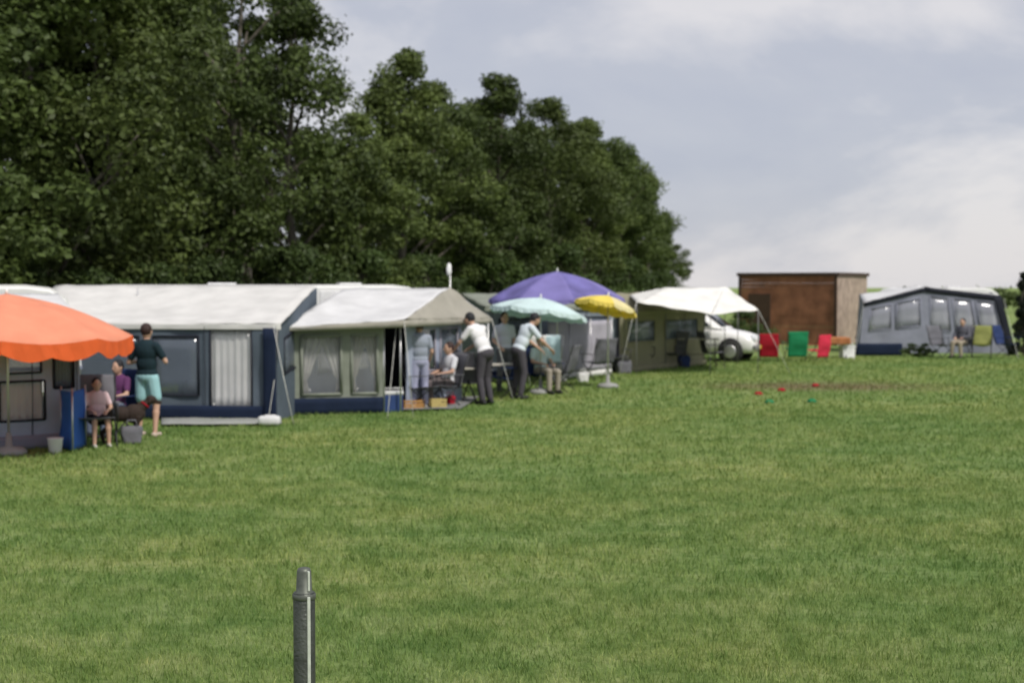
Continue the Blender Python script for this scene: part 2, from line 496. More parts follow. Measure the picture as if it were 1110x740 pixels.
def leaves_mesh(name, centres, radii, per, size, m, tone, seed, flat=0.75):
    rg = np.random.default_rng(seed)
    n_ = len(centres) * per
    ci = np.repeat(np.arange(len(centres)), per)
    d = rg.normal(size=(n_, 3)); d /= np.linalg.norm(d, axis=1)[:, None]
    rad = rg.uniform(0.25, 1.0, n_) ** 0.45
    rr_ = radii[ci] * rad
    bumpy = 1 + 0.28 * np.sin(d[:, 0] * 5 + ci) * np.sin(d[:, 1] * 6 + ci * 2) + 0.15 * np.sin(d[:, 2] * 9 + ci)
    p = centres[ci] + d * (rr_ * bumpy)[:, None] * np.array([1, 1, flat])
    nrm = d * 0.6 + rg.normal(size=(n_, 3)) * 0.55 + np.array([0, 0, 0.35])
    nrm /= np.linalg.norm(nrm, axis=1)[:, None]
    ref = rg.normal(size=(n_, 3))
    a = np.cross(nrm, ref); a /= np.linalg.norm(a, axis=1)[:, None]
    b_ = np.cross(nrm, a)
    s = (size * rg.uniform(0.6, 1.4, n_))[:, None]
    co = np.stack([p - a * s * .5, p + b_ * s * .32, p + a * s * .5, p - b_ * s * .32], 1).astype(np.float32)
    me = bpy.data.meshes.new(name)
    me.vertices.add(n_ * 4); me.vertices.foreach_set('co', co.ravel())
    me.loops.add(n_ * 4); me.loops.foreach_set('vertex_index', np.arange(n_ * 4, dtype=np.int32))
    me.polygons.add(n_); me.polygons.foreach_set('loop_start', (np.arange(n_) * 4).astype(np.int32))
    me.polygons.foreach_set('loop_total', np.full(n_, 4, np.int32))
    me.update(); me.validate()
    at2 = me.attributes.new('rnd', 'FLOAT', 'FACE')
    v = np.clip(tone[ci] * 0.6 + rg.uniform(0, 0.4, n_), 0, 1)
    at2.data.foreach_set('value', v.astype(np.float32))
    me.materials.append(m)
    return me
def crown_points(seed, H, Rr, z0, n_, shape):
    rg = np.random.default_rng(seed)
    pts = []; rad = []
    lob = rg.uniform(0, 6.28, 4)
    while len(pts) < n_:
        z = rg.uniform(0, 1)
        if shape == 'round': prof = max(0.08, (1 - abs(2 * z - 0.85) ** 2.4)) ** 0.6 if z < .97 else 0.15
        elif shape == 'tall': prof = max(0.1, (1 - z ** 3.2)) * (0.86 + 0.14 * math.sin(z * 8 + lob[0]))
        elif shape == 'cone': prof = (1 - z) * 0.95 + 0.06
        else: prof = math.sqrt(max(0.02, 1 - (z * 1.0) ** 2))
        a = rg.uniform(0, 2 * math.pi)
        out = 1 + 0.25 * math.sin(2 * a + lob[1] + z * 3) + 0.15 * math.sin(3 * a + lob[2] - z * 5)
        r_ = Rr * prof * out * rg.uniform(0.15, 1) ** 0.45 * 0.86
        pts.append((r_ * math.cos(a), r_ * math.sin(a), z0 + (H - z0 - 0.5) * z))
        rad.append(rg.uniform(0.45, 1.0) * (Rr / 3.2) * (0.75 if z > 0.9 else 1))
    return np.array(pts), np.array(rad)
def tree_kind(name, seed, H, Rr, z0, n_, per, size, m, shape, trunk_r=0.22):
    P, rad = crown_points(seed, H, Rr, z0, n_, shape)
    rg = np.random.default_rng(seed + 5)
    tone = rg.uniform(0, 1, n_)
    cm = leaves_mesh('crown', P, rad, per, size, m, tone, seed)
    bm = B()
    wob = [Vector((0.15 * math.sin(seed + k), 0.15 * math.cos(seed * 2 + k * 1.3), 0)) for k in range(7)]
    spine = [Vector((0, 0, -0.15))] + [wob[k] + Vector((0, 0, H * 0.93 * (k + 1) / 7)) for k in range(7)]
    tube(bm, spine, [trunk_r * 1.25] + [trunk_r * (1 - 0.13 * (k + 1)) for k in range(7)], 10)
    for k in range(min(22, n_)):
        q = Vector(P[k * (n_ // min(22, n_))])
        zb_ = max(z0 * .7, q.z - (abs(q.x) + abs(q.y)) * 0.55 - .4)
        s_ = Vector((0.1 * math.sin(k), 0.1 * math.cos(k), min(zb_, H * .85)))
        mid = s_.lerp(q, .55) + Vector((0, 0, .18))
        tube(bm, [s_, mid, q], [trunk_r * .33, trunk_r * .2, trunk_r * .07], 6)
    tmesh = bpy.data.meshes.new('trunk'); bm.to_mesh(tmesh); bm.free(); tmesh.materials.append(BARK)
    return dict(crown=cm, trunk=tmesh, H=H, R=Rr)
def plant(name, kind, loc, h, r, rz, label, cat='tree', group=None):
    o = thing(name, label, cat, loc, rz, group)
    o.scale = (r / kind['R'], r / kind['R'], h / kind['H'])
    for nm in ('trunk', 'crown'):
        c_ = bpy.data.objects.new(nm if cat == 'tree' else {'trunk': 'stems', 'crown': 'foliage'}[nm], kind[nm]); col.objects.link(c_); c_.parent = o
    return o
K1 = tree_kind('a', 11, 12, 3.2, 1.6, 95, 420, 0.15, LEAF, 'round')
K2 = tree_kind('b', 23, 12, 3.2, 1.4, 95, 420, 0.15, LEAF2, 'tall')
K3 = tree_kind('c', 37, 12, 3.2, 1.8, 80, 420, 0.15, LEAF, 'tall')
K4 = tree_kind('d', 52, 12, 3.2, 1.5, 100, 400, 0.14, LEAF2, 'round')
KB = tree_kind('e', 71, 3.0, 1.8, 0.2, 45, 330, 0.10, LEAFB, 'dome', 0.05)
KS = tree_kind('g', 83, 12, 3.2, 3.0, 46, 260, 0.15, LEAF, 'round')      # thin see-through crown
KC = tree_kind('f', 90, 3.2, 0.6, 0.1, 60, 260, 0.07, LEAFD, 'cone', 0.06)
TG = 'broadleaf trees in the wood behind the tents'
# pixel x of the stem, pixel y of the top, depth, crown radius, kind
TREES = [
 (-70, -190, 31, 3.4, K1, 'huge broadleaf tree at the left edge of the wood, above the orange parasol'),
 (35, -150, 33, 3.2, K4, 'tall tree rising directly above the peak of the orange parasol'),
 (118, -110, 35.5, 3.0, K2, 'tall dark tree above the gap between orange parasol and white awning roof'),
 (190, -45, 37.5, 2.7, K3, 'tall tree with grey stem above the middle of the wide white awning roof'),
 (262, -70, 40, 2.6, KS, 'thin crowned tall tree whose top lets the sky show through'),
 (318, -22, 42.5, 2.5, K1, 'tall tree above the tent with the navy skirt, right hand end of the tallest trees'),
 (385, 118, 46, 2.2, K4, 'lower tree filling the dip between the tallest trees and the next peak'),
 (440, 48, 51, 2.6, K2, 'pointed tree forming the first peak after the dip in the treeline'),
 (497, 100, 54, 2.4, K3, 'broadleaf tree between the pointed tree and the round topped one, above the aerial'),
 (542, 78, 58, 2.8, K1, 'round topped tree above the left edge of the purple parasol'),
 (592, 102, 63, 2.9, K4, 'full round tree directly above the tip of the purple parasol'),
 (634, 124, 69, 2.8, K2, 'broadleaf tree above the yellow parasol'),
 (670, 140, 75, 2.4, K3, 'last tall tree of the wood, with loose twigs sticking out on its right'),
 (702, 200, 80, 2.0, K1, 'shorter tree stepping down at the right end of the wood'),
 (721, 252, 84, 1.4, K4, 'smallest tree at the right end of the wood, above the white gazebo'),
]
for i, (x, y, D, r, k, lab) in enumerate(TREES):
    r *= 1.12
    p = gx(x, D); h = CH + (308 - y) * D / F
    plant('broadleaf_tree', k, p, h, r, i * 1.7, lab, 'tree', TG)
# second rank, behind
for i, x in enumerate((-10, 75, 155, 228, 292, 352, 412, 468, 520, 568, 610, 648, 684)):
    D = 38 + i * 3.9
    j = min(TREES, key=lambda q: abs(q[0] - x))
    top = 308 - (308 - j[1]) * (0.86 if i not in (4, 5) else 0.6)
    p = gx(x, D); h = CH + (308 - top) * D / F
    plant('broadleaf_tree', (K2, K4, K1)[i % 3], p, h, 3.1, i * 2.3, 'broadleaf tree in the second rank of the wood, filling the gaps behind the front trees', 'tree', 'second rank of trees in the wood')
SH = ['bright bushy shrub at the left edge under the trees, above the orange parasol', 'shrub under the trees between the orange parasol peak and the standing person',
      'shrub under the trees above the left half of the wide white roof', 'shrub under the trees above the right half of the wide white roof',
      'yellow green shrub under the trees above the ridge of the grey roofed tent', 'shrub under the trees just left of the thin white aerial', 'shrub under the trees between aerial and purple parasol',
      'shrub under the trees directly behind the purple parasol', 'shrub under the trees behind the yellow parasol', 'dark low shrub under the last trees, above the left tip of the white gazebo', 'lowest shrub of the wood edge, above the middle of the white gazebo', 'shrub half hidden behind the white car and the gazebo']
for i, (x, y, D, r) in enumerate(((15, 262, 30.5, 1.9), (95, 275, 32, 1.8), (165, 268, 33.5, 1.8), (235, 262, 35.5, 2.0), (318, 248, 38, 2.0), (395, 255, 43, 2.2), (462, 262, 48, 2.2),
                                 (530, 262, 53, 2.4), (608, 250, 60, 2.6), (680, 268, 68, 2.4), (716, 285, 73, 1.5), (808, 330, 50, 0.9))):
    p = gx(x, D); h = CH + (308 - y) * D / F
    plant('shrub', KB, p, h, r, i * 2.1, SH[i], 'shrub', 'shrubs along the foot of the wood')

# far hedge closing the field on the right, low behind the shed and awning
bm = B()
P = []; 
rg = np.random.default_rng(4)
hx = np.linspace(-5, 95, 170)
pts = np.stack([hx + rg.normal(size=170) * .3, 118 + rg.normal(size=170) * .5, rg.uniform(0.3, 1.5, 170)], 1)
bm.free()
hm = leaves_mesh('hedge', pts, rg.uniform(.7, 1.1, 170), 150, 0.3, LEAF, rg.uniform(0, 1, 170), 9)
ho = bpy.data.objects.new('hedge', hm); col.objects.link(ho)
tag(ho, 'low dark hedge far off across the field, behind the shed and the right awning', 'hedge')

# conifer on the right edge
p = gx(1109, 47); plant('conifer', KC, p, CH + 30 * 47 / F, 0.5, 0, 'narrow black green conifer at the right edge of the photo', 'conifer')

# ------------------------------------------------------------------ caravans (behind the awnings)
def caravan_mesh():
    L, W, H = 4.6, 2.1, 2.34
    prof = [(-L / 2 + .1, .42), (L / 2 - .1, .42), (L / 2, .9), (L / 2 - .05, 1.5), (L / 2 - .22, 2.1), (L / 2 - .5, H - .05), (L / 2 - .9, H), (-L / 2 + .9, H), (-L / 2 + .45, H - .06), (-L / 2 + .2, 2.1), (-L / 2 + .04, 1.5), (-L / 2, .9)]
    bm = B()
    vs = [bm.verts.new((x, -W / 2, z)) for x, z in prof]
    f = bm.faces.new(vs)
    r = bmesh.ops.extrude_face_region(bm, geom=[f])
    bmesh.ops.translate(bm, vec=(0, W, 0), verts=[v for v in r['geom'] if isinstance(v, bmesh.types.BMVert)])
    bmesh.ops.recalc_face_normals(bm, faces=bm.faces)
    bmesh.ops.bevel(bm, geom=[e for e in bm.edges if abs(e.verts[0].co.y - e.verts[1].co.y) < .01], offset=.07, segments=3, affect='EDGES')
    return bm, L, W, H
def make_caravan(label, loc, rz):
    t_ = thing('caravan', label, 'caravan', loc, rz, 'caravans behind the awnings')
    bm, L, W, H = caravan_mesh()
    fin('body', bm, CARAVAN, t_, False)
    for sx, wd in ((-1.35, 1.0), (1.25, 1.1)):
        for sy in (-1, 1):
            bm = B(); box(bm, (sx, sy * (W / 2 + .008), 1.62), (wd, .03, .55), bev=.012); wn = fin('window', bm, GLASSD, t_, False)
            bm = B()
            for zz in (1.33, 1.91): box(bm, (sx, sy * (W / 2 + .012), zz), (wd + .06, .03, .03))
            for xx in (-1, 1): box(bm, (sx + xx * (wd / 2 + .015), sy * (W / 2 + .012), 1.62), (.03, .03, .55))
            fr = fin('window_frame', bm, PLASTICW, wn, False)
    bm = B(); box(bm, (0, 0, .9), (L + .012, W + .012, .06)); fin('stripe', bm, mat('grey_stripe', (.2, .22, .3)), t_, False)
    bm = B(); box(bm, (0.1, -W / 2 - .01, 1.35), (.62, .03, 1.7), bev=.01); d = fin('door', bm, PLASTICW, t_, False)
    bm = B(); box(bm, (0.34, -W / 2 - .04, 1.3), (.1, .03, .03)); fin('handle', bm, BLACKM, d, False)
    for sy in (-1, 1):
        M = Matrix.Translation((0.2, sy * (W / 2 - .12), .31)) @ Matrix.Rotation(R(90), 4, 'X')
        bm = B(); lathe(bm, [(.2, -.08), (.3, -.08), (.31, -.05), (.31, .05), (.3, .08), (.2, .08)], M=M); wh = fin('wheel', bm, RUBBER, t_, False)
        bm = B(); lathe(bm, [(.05, -.09), (.19, -.085), (.19, .085), (.05, .09)], M=M); fin('rim', bm, ALU, wh, False)
    bm = B(); tube(bm, [(-L / 2 + .3, .4, .4), (-L / 2 - 1.0, 0, .4), (-L / 2 + .3, -.4, .4)], .035); tube(bm, [(-L / 2 - .8, 0, .7), (-L / 2 - .8, 0, 0)], .03); fin('drawbar', bm, STEEL, t_, False)
    bm = B(); box(bm, (.6, 0, H + .02), (.5, .5, .04), bev=.015); fin('roof_vent', bm, PLASTICW, t_, False)
    return t_
cv = make_caravan('white caravan behind the wide white awning, its roof just showing', (-6.45, 28.7, 0), R(2))
dup(cv, (-10.0, 24.9, 0), R(20), 'white caravan behind the tent under the orange parasol, its roof edge just showing')
dup(cv, (-4.3, 32.3, 0), R(16), 'white caravan behind the grey roofed tent')
dup(cv, (gx(1015, 53).x, 53.0, 0), R(4), 'white caravan behind the black trimmed awning on the right', scale=(.93, 1, .95))
# ------------------------------------------------------------------ tent building
def awning(t_, FLp, FRp, BLp, BRp, ze, zb, roofm, wallm, skirtm, fronth, righth=(), lefth=(), glass=VINYLD, curtains={}, sag=.06, over=.12, walls='FRL', skirt=.2, val=.1, zel=None):
    FLp, FRp, BLp, BRp = [Vector((p[0], p[1], 0)) for p in (FLp, FRp, BLp, BRp)]
    zel = ze if zel is None else zel
    ctr = (FLp + FRp + BLp + BRp) / 4
    def o_(p, q=over): return p + (p - ctr).normalized() * q
    bm = B(); a, b_, c_, d = o_(FLp), o_(FRp), o_(BRp, .02), o_(BLp, .02)
    sheet(bm, (*a.xy, zel), (*b_.xy, ze), (*c_.xy, zb), (*d.xy, zb), 24, 14, sag, .02, .008)
    rf = fin('roof', bm, roofm, t_)
    bm = B(); folds(bm, (*a.xy, 0), (*b_.xy, 0), ze - .004, ze - val, 7, .006) if zel == ze else sheet(bm, (*a.xy, zel - val), (*b_.xy, ze - val), (*b_.xy, ze - .004), (*a.xy, zel - .004), 20, 2)
    fin('valance', bm, roofm, rf)
    def side(nm, p0, p1, z0, z1, holes, key):
        bm = B(); wall(bm, p0, p1, z0, z1, holes)
        wl = fin(nm, bm, wallm, t_)
        for i, h in enumerate(holes):
            bm = B(); q = hole_pts(p0, p1, z0, z1, h, 0)
            sheet(bm, *q, 4, 4, 0, .004, .004); wn = fin('window', bm, CLEAR if curtains.get((key, i)) and curtains[(key, i)][0][2] is CURTAIN else glass, t_)
            bm = B()
            q2 = hole_pts(p0, p1, z0, z1, h, -.016)
            for k in range(4): tube(bm, [q2[k], q2[(k + 1) % 4]], .018, 6)
            fin('window_frame', bm, TRIM if wallm is not KHAKI else KHAKI, wn)
            cu = curtains.get((key, i))
            if cu:
                for (f0, f1, vm) in cu:
                    u0 = h[0] + (h[1] - h[0]) * f0; u1 = h[0] + (h[1] - h[0]) * f1
                    q3 = hole_pts(p0, p1, z0, z1, (u0, u1, h[2], h[3]), .045)
                    bm = B(); folds(bm, q3[0].xy.to_3d(), q3[1].xy.to_3d(), q3[3].z + .02, q3[0].z - .02, 6, .018); fin('curtain', bm, vm, wn)
        if key == 'F':
            q0_, q1_ = Vector(p0), Vector(p1); dd = (q1_ - q0_).normalized(); nz_ = Vector((dd.y, -dd.x, 0)) * .045
            for u in (.03, .495, .725, .97):
                q = q0_.lerp(q1_, u) + nz_; zt = z0 + (z1 - z0) * u
                bm = B(); tube(bm, [q + Vector((0, 0, .05)), q + Vector((.01, 0, zt * .5)), q + Vector((0, 0, zt - .02))], .007, 5); fin('zip', bm, TRIM, wl)
        return wl
    if 'F' in walls:
        wl = side('front_wall', FLp, FRp, zel - .02, ze - .02, fronth, 'F')
        bm = B(); nn = (FRp - FLp).normalized(); nn = Vector((nn.y, -nn.x, 0)) * .065
        sheet(bm, FLp + nn, FRp + nn, FRp + nn + Vector((0, 0, skirt)), FLp + nn + Vector((0, 0, skirt)), 16, 3, 0, .01); fin('skirt', bm, skirtm, wl)
    if 'R' in walls:
        side('side_wall', FRp, BRp, ze - .02, zb - .05, righth, 'R')
    if 'L' in walls:
        side('side_wall', BLp, FLp, zb - .05, zel - .02, lefth, 'L')
    for p, z in ((FLp, zel), (FRp, ze)):
        bm = B(); q = o_(p, -.05); tube(bm, [(q.x, q.y, 0), (q.x, q.y, z - .03)], .016); fin('pole', bm, ALU, t_)
    return rf
def peg_rope(t_, top, foot):
    bm = B(); tube(bm, [top, foot], .006, 5); fin('guy_rope', bm, mat('rope', (.6, .6, .55)), t_)

# tent 1 : grey blue tent under the orange parasol
a1 = thing('caravan_awning', 'blue grey tent with white curtained windows under the orange parasol', 'tent', (*G(40, 489).xy, 0))
p0 = G(-120, 497); p1 = G(88, 482)
bk = Vector((-1.05, 2.3, 0))
awning(a1, p0, p1, p0 + bk, p1 + bk, 1.72, 2.2, GREYROOF, cloth('faded_blue_canvas', (.42, .50, .62)), cloth('grey_skirt', (.26, .28, .35)), [(.555, .80, .24, .57), (.60, .78, .64, .84), (.85, .96, .5, .80)],
       curtains={('F', 0): [(0, .98, CURTAIN)], ('F', 2): [(0, 1, cloth('teal_curtain', (.16, .27, .30)))]}, righth=[(.2, .8, .4, .8)])
# tent 2 : wide white roofed awning
a2 = thing('caravan_awning', 'wide awning with creamy white roof, blue grey front and a white door curtain', 'tent', (*gx(170, 24.3).xy, 0))
FL = gx(22, 24.9); FR = gx(300, 24.4); BL = gx(62, 27.6); BR = gx(343, 27.1)
awning(a2, FL, FR, BL, BR, 1.67, 2.33, CREAM, BLUEGREY, NAVY, [(.15, .47, .30, .88), (.52, .70, .26, .88), (.745, .905, .12, .95)],
       righth=[(.15, .8, .45, .8)], curtains={('F', 2): [(0, 1, CURTAIN)], ('F', 0): [(0, .12, LILAC), (.88, 1, LILAC)]}, sag=.08, over=.1, skirt=.26)
bm = B(); sheet(bm, (*gx(285, 24.34).xy, 0.0), (*gx(299, 24.33).xy, 0), (*gx(299, 24.33).xy, 1.6), (*gx(285, 24.34).xy, 1.6), 4, 8, 0, .01); fin('corner_flap', bm, NAVY, a2)
# ridge pole bump under the roof
bm = B(); tube(bm, [(*gx(150, 26.8).xy, 0), (*gx(150, 26.8).xy, 2.28)], .016); fin('pole', bm, ALU, a2)
# tent 3 : hipped roof awning
a3 = thing('caravan_awning', 'khaki tent with grey roof, hipped beige end, draped windows and navy skirt', 'tent', (*gx(370, 26).xy, 0))
FL = gx(312, 25.5); FR = gx(434, 26.0); BR = gx(529, 29.6); BL = gx(425, 29.9)
RL = at(372, 313, 28.0); RR = at(487, 311.5, 28.6); ze = 1.69
def e3(p, z=ze, out=.0): return Vector((p.x, p.y, z))
eFL = at(306, 355, 25.2); eFR = at(438, 347, 25.7); eBR = at(533, 345, 29.4); eBL = at(420, 340, 30)
bm = B(); sheet(bm, eFL, eFR, RR, RL, 22, 12, .07, .02, .008)
rf = fin('roof', bm, GREYROOF, a3)
bm = B(); sheet(bm, eFR, eBR, RR + Vector((.02, 0, 0)), RR, 12, 12, .05, .02, .008); fin('hip_end', bm, BEIGE, a3)
bm = B(); sheet(bm, eBR, eBL, RL, RR, 12, 8, .04, .02, .008); sheet(bm, eBL, eFL, RL + Vector((-.02, 0, 0)), RL, 8, 8, .03, .02, .008); fin('roof_back', bm, GREYROOF, a3)
bm = B(); sheet(bm, eFR - Vector((0, 0, .13)), eBR - Vector((0, 0, .10)), eBR, eFR, 24, 2, 0, .015); sheet(bm, eFL - Vector((0, 0, .07)), eFR - Vector((0, 0, .13)), eFR, eFL, 24, 2, 0, .015); fin('valance', bm, BEIGE, a3)
EW = gx(416, 25.95)
hs3 = [(.14, .55, .22, .86), (.66, .93, .22, .86)]
bm = B(); wall(bm, FL, EW, 1.64, 1.66, hs3); wl3 = fin('front_wall', bm, GREENGREY, a3)
for i, h in enumerate(hs3):
    q = hole_pts(FL, EW, 1.64, 1.66, h)
    bm = B(); sheet(bm, *q, 4, 4, 0, .004); wn = fin('window', bm, CLEAR, a3)
    bm = B(); q2 = hole_pts(FL, EW, 1.64, 1.66, h, -.02)
    for k in range(4): tube(bm, [q2[k], q2[(k + 1) % 4]], .028, 6)
    fin('window_frame', bm, GREENGREY, wn)
    # tied back drapes with a curved edge
    for s in (0, 1):
        A_ = q[0] if s == 0 else q[1]; T_ = q[3] if s == 0 else q[2]; C_ = (q[1] if s == 0 else q[0]); CT = (q[2] if s == 0 else q[3])
        nn = Vector((0, .06, 0))
        def fn(u, v, A_=A_, T_=T_, C_=C_, CT=CT):
            wv = 0.52 * (1 - v) ** 1.6 + .12 if v < .75 else .12 + .2 * (v - .75)
            top = T_.lerp(CT, u * wv); bot = A_.lerp(C_, u * wv)
            return top.lerp(bot, v) + nn + Vector((0, .02 * math.sin(u * 20), 0))
        bm = B(); surf(bm, fn, 24, 12, .004); fin('curtain', bm, DRAPE if i == 0 else BEIGE, wn)
bm = B(); nn = Vector((0, -.065, 0)); sheet(bm, FL + nn, EW + nn, EW + nn + Vector((0, 0, .3)), FL + nn + Vector((0, 0, .3)), 14, 3, 0, .012); fin('skirt', bm, NAVY, wl3)
hs = [(.25, .75, .4, .8)]
bm = B(); wall(bm, BL, FL, 1.66, 1.6, hs); fin('side_wall', bm, PALEBLUE, a3)
q = hole_pts(BL, FL, 1.66, 1.6, hs[0]); bm = B(); sheet(bm, *q, 3, 3, 0, .004); fin('window', bm, VINYLD, a3)
bm = B(); sheet(bm, (*gx(405, 28.6).xy, 0.02), (*gx(452, 28.4).xy, 0.02), (*gx(452, 28.4).xy, 1.95), (*gx(405, 28.6).xy, 1.95), 8, 10, 0, .03); fin('opening_shade_sheet', bm, TRIM, a3)  # added black sheet, stands in for the deep shade inside the opening
# corner panels of the open end
DW = gx(440, 26.5); DW2 = gx(500, 28.3)
hs = [(.18, .5, .42, .9), (.6, .92, .42, .9)]
bm = B(); wall(bm, DW, DW2, 1.66, 1.66, hs); w2 = fin('side_wall', bm, PALEBLUE, a3)
for h in hs:
    q = hole_pts(DW, DW2, 1.66, 1.66, h); bm = B(); sheet(bm, *q, 3, 3, 0, .004); wn = fin('window', bm, VINYLD, a3)
    q = hole_pts(DW, DW2, 1.66, 1.66, h, -.015); bm = B()
    for k in range(4): tube(bm, [q[k], q[(k + 1) % 4]], .018, 6)
    fin('window_frame', bm, LILAC, wn)
for p, z in ((FL, 1.6), (FR, 1.6), (EW, 1.6), (gx(487, 28.6), 2.2), (BR, 1.6), (DW2, 1.6)):
    bm = B(); tube(bm, [(p.x, p.y, 0), (p.x, p.y, z)], .017); fin('pole', bm, ALU, a3)
peg_rope(a3, eFL, G(290, 461)); peg_rope(a3, eFR, G(448, 452))
bm = B(); sheet(bm, (*gx(312, 25.7).xy, .045), (*gx(500, 26.4).xy, .045), (*gx(520, 29.3).xy, .045), (*gx(420, 29.6).xy, .045), 8, 8, 0, .005); fin('groundsheet', bm, cloth('grey_groundsheet', (.2, .2, .2)), a3)

# grey groundsheet lip in front of tent 2
bm = B(); sheet(bm, G(175, 463) + Vector((0, 0, .05)), G(305, 462) + Vector((0, 0, .05)), G(305, 454.5) + Vector((0, 0, .05)), G(175, 455) + Vector((0, 0, .05)), 14, 3, 0, .006)
gm_ = fin('ground_mat', bm, cloth('pale_grey_mat', (.33, .34, .32))); rebase(gm_, G(240, 459)); tag(gm_, 'pale grey ground mat on the grass along the white roofed awning', 'mat')
# white folded bag by the corner
bm = B(); box(bm, (0, 0, .09), (.36, .22, .15), bev=.05); box(bm, (.02, 0, .17), (.18, .05, .03), bev=.01)
bg_ = fin('plastic_bag', bm, cloth('white_sack', (.72, .72, .72)), smooth=True); bg_.location = (*G(292, 462).xy, .01); tag(bg_, 'small white bag on the grass at the corner between two tents', 'bag')

# tent 4: pale tent behind the mint parasol
a4 = thing('caravan_awning', 'low pale blue grey tent in the shade behind the mint green parasol', 'tent', (*gx(565, 36).xy, 0))
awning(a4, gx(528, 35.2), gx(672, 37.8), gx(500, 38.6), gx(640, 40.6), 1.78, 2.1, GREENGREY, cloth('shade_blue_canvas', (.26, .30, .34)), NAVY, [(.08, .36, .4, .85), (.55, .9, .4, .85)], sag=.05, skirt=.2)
# tent 5: khaki tent under the white gazebo
a5 = thing('caravan_awning', 'khaki tent with dark window between the grey windbreak and the white car', 'tent', (*gx(715, 38).xy, 0))
FL = gx(672, 37.5); FR = gx(764, 41.6); BL = gx(660, 41.0); BR = gx(738, 44.6)
awning(a5, FL, FR, BL, BR, 1.62, 2.1, KHAKI, KHAKI, KHAKI, [(.08, .38, .5, .85), (.5, .9, .5, .85)], righth=[(.2, .8, .45, .8)], sag=.05, skirt=.15)
# tent 6: right awning
a6 = thing('caravan_awning', 'lilac grey awning with thick black trim along its roofline, on the right', 'tent', (*gx(1010, 46.5).xy, 0))
D6 = 48.6
poly = [at(936, 329, D6), at(1003, 312, D6), at(1084, 321, D6)]
foot = [gx(931, D6), gx(1003, D6), gx(1100, D6)]
backv = Vector((.5, 2.6, 0))
def panel(bm, f0, f1, t0, t1, holes, th=.02):
    """front panel between two feet and two tops with openings"""
    us = sorted({0, 1, *[k / 8 for k in range(9)], *[h[0] for h in holes], *[h[1] for h in holes]})
    vs = sorted({0, 1, *[k / 8 for k in range(9)], *[h[2] for h in holes], *[h[3] for h in holes]})
    V = {}
    def g(i, j, s):
        if (i, j, s) not in V:
            q = bil(f0, f1, t1, t0, us[i], vs[j]); V[(i, j, s)] = bm.verts.new(q + Vector((0, s * th / 2 + noise.noise(q * 1.5) * .03, 0)))
        return V[(i, j, s)]
    cells = {(i, j) for i in range(len(us) - 1) for j in range(len(vs) - 1) if not any(h[0] < (us[i] + us[i + 1]) / 2 < h[1] and h[2] < (vs[j] + vs[j + 1]) / 2 < h[3] for h in holes)}
    for i, j in cells:
        bm.faces.new((g(i, j, -1), g(i + 1, j, -1), g(i + 1, j + 1, -1), g(i, j + 1, -1)))
        bm.faces.new((g(i, j, 1), g(i, j + 1, 1), g(i + 1, j + 1, 1), g(i + 1, j, 1)))
        for (a, b, nb) in (((i, j), (i + 1, j), (i, j - 1)), ((i + 1, j), (i + 1, j + 1), (i + 1, j)), ((i + 1, j + 1), (i, j + 1), (i, j + 1)), ((i, j + 1), (i, j), (i - 1, j))):
            if nb not in cells: bm.faces.new((g(*a, 1), g(*b, 1), g(*b, -1), g(*a, -1)))
GREY6 = cloth('grey_lilac_canvas', (.29, .30, .37))
for k, holes in ((0, [(.12, .46, .42, .86), (.54, .92, .42, .86)]), (1, [(.06, .30, .34, .88), (.36, .6, .34, .88), (.66, .9, .34, .88)])):
    bm = B(); panel(bm, foot[k], foot[k + 1], poly[k], poly[k + 1], holes); wl6 = fin('front_wall', bm, GREY6, a6)
    for h in holes:
        q = [bil(foot[k], foot[k + 1], poly[k + 1], poly[k], u, v) for u, v in ((h[0], h[2]), (h[1], h[2]), (h[1], h[3]), (h[0], h[3]))]
        bm = B(); sheet(bm, *q, 3, 3, 0, .004); wn = fin('window', bm, vinyl('grey_window_vinyl', (.42, .43, .50), .65), a6)
        bm = B()
        for j in range(4): tube(bm, [q[j] + Vector((0, -.02, 0)), q[(j + 1) % 4] + Vector((0, -.02, 0))], .02, 6)
        fin('window_frame', bm, GREY6, wn)
        bm = B(); folds(bm, (q[0] + Vector((0, .1, 0))).xy.to_3d(), (q[1] + Vector((0, .1, 0))).xy.to_3d(), q[3].z, q[0].z + (q[3].z - q[0].z) * .55, 5, .02); fin('curtain', bm, LILAC, wn)
bm = B()
out = Vector((0, -.04, 0)); 
for a, b_, wd in ((poly[0], poly[1], .10), (poly[1], poly[2], .15)):
    sheet(bm, a + out - Vector((0, 0, wd)), b_ + out - Vector((0, 0, wd + .03)), b_ + out + Vector((0, 0, .03)), a + out + Vector((0, 0, .03)), 12, 2, 0, .01, .01)
tp = at(1084, 321, D6) + out; bt = gx(1100, D6) + out
sheet(bm, bt - Vector((.22, 0, 0)), bt + Vector((.03, 0, 0)), tp + Vector((.03, 0, .02)), tp - Vector((.26, 0, 0)), 3, 10, 0, .01, .01)
fin('trim', bm, TRIM, a6)
bm = B()
for a, b_ in ((poly[0], poly[1]), (poly[1], poly[2])):
    sheet(bm, a + Vector((0, 0, .03)), b_ + Vector((0, 0, .03)), b_ + backv + Vector((0, 0, .07)), a + backv + Vector((0, 0, .30 if a is poly[0] else .07)), 12, 8, .03, .015)
fin('roof', bm, GREYROOF, a6)
bm = B(); panel(bm, gx(931, D6) + Vector((0, .01, 0)), gx(931, D6) + backv, poly[0], poly[0] + backv + Vector((0, 0, .35)), []); panel(bm, foot[2], foot[2] + backv, poly[2], poly[2] + backv + Vector((0, 0, .14)), []); fin('side_wall', bm, GREY6, a6)
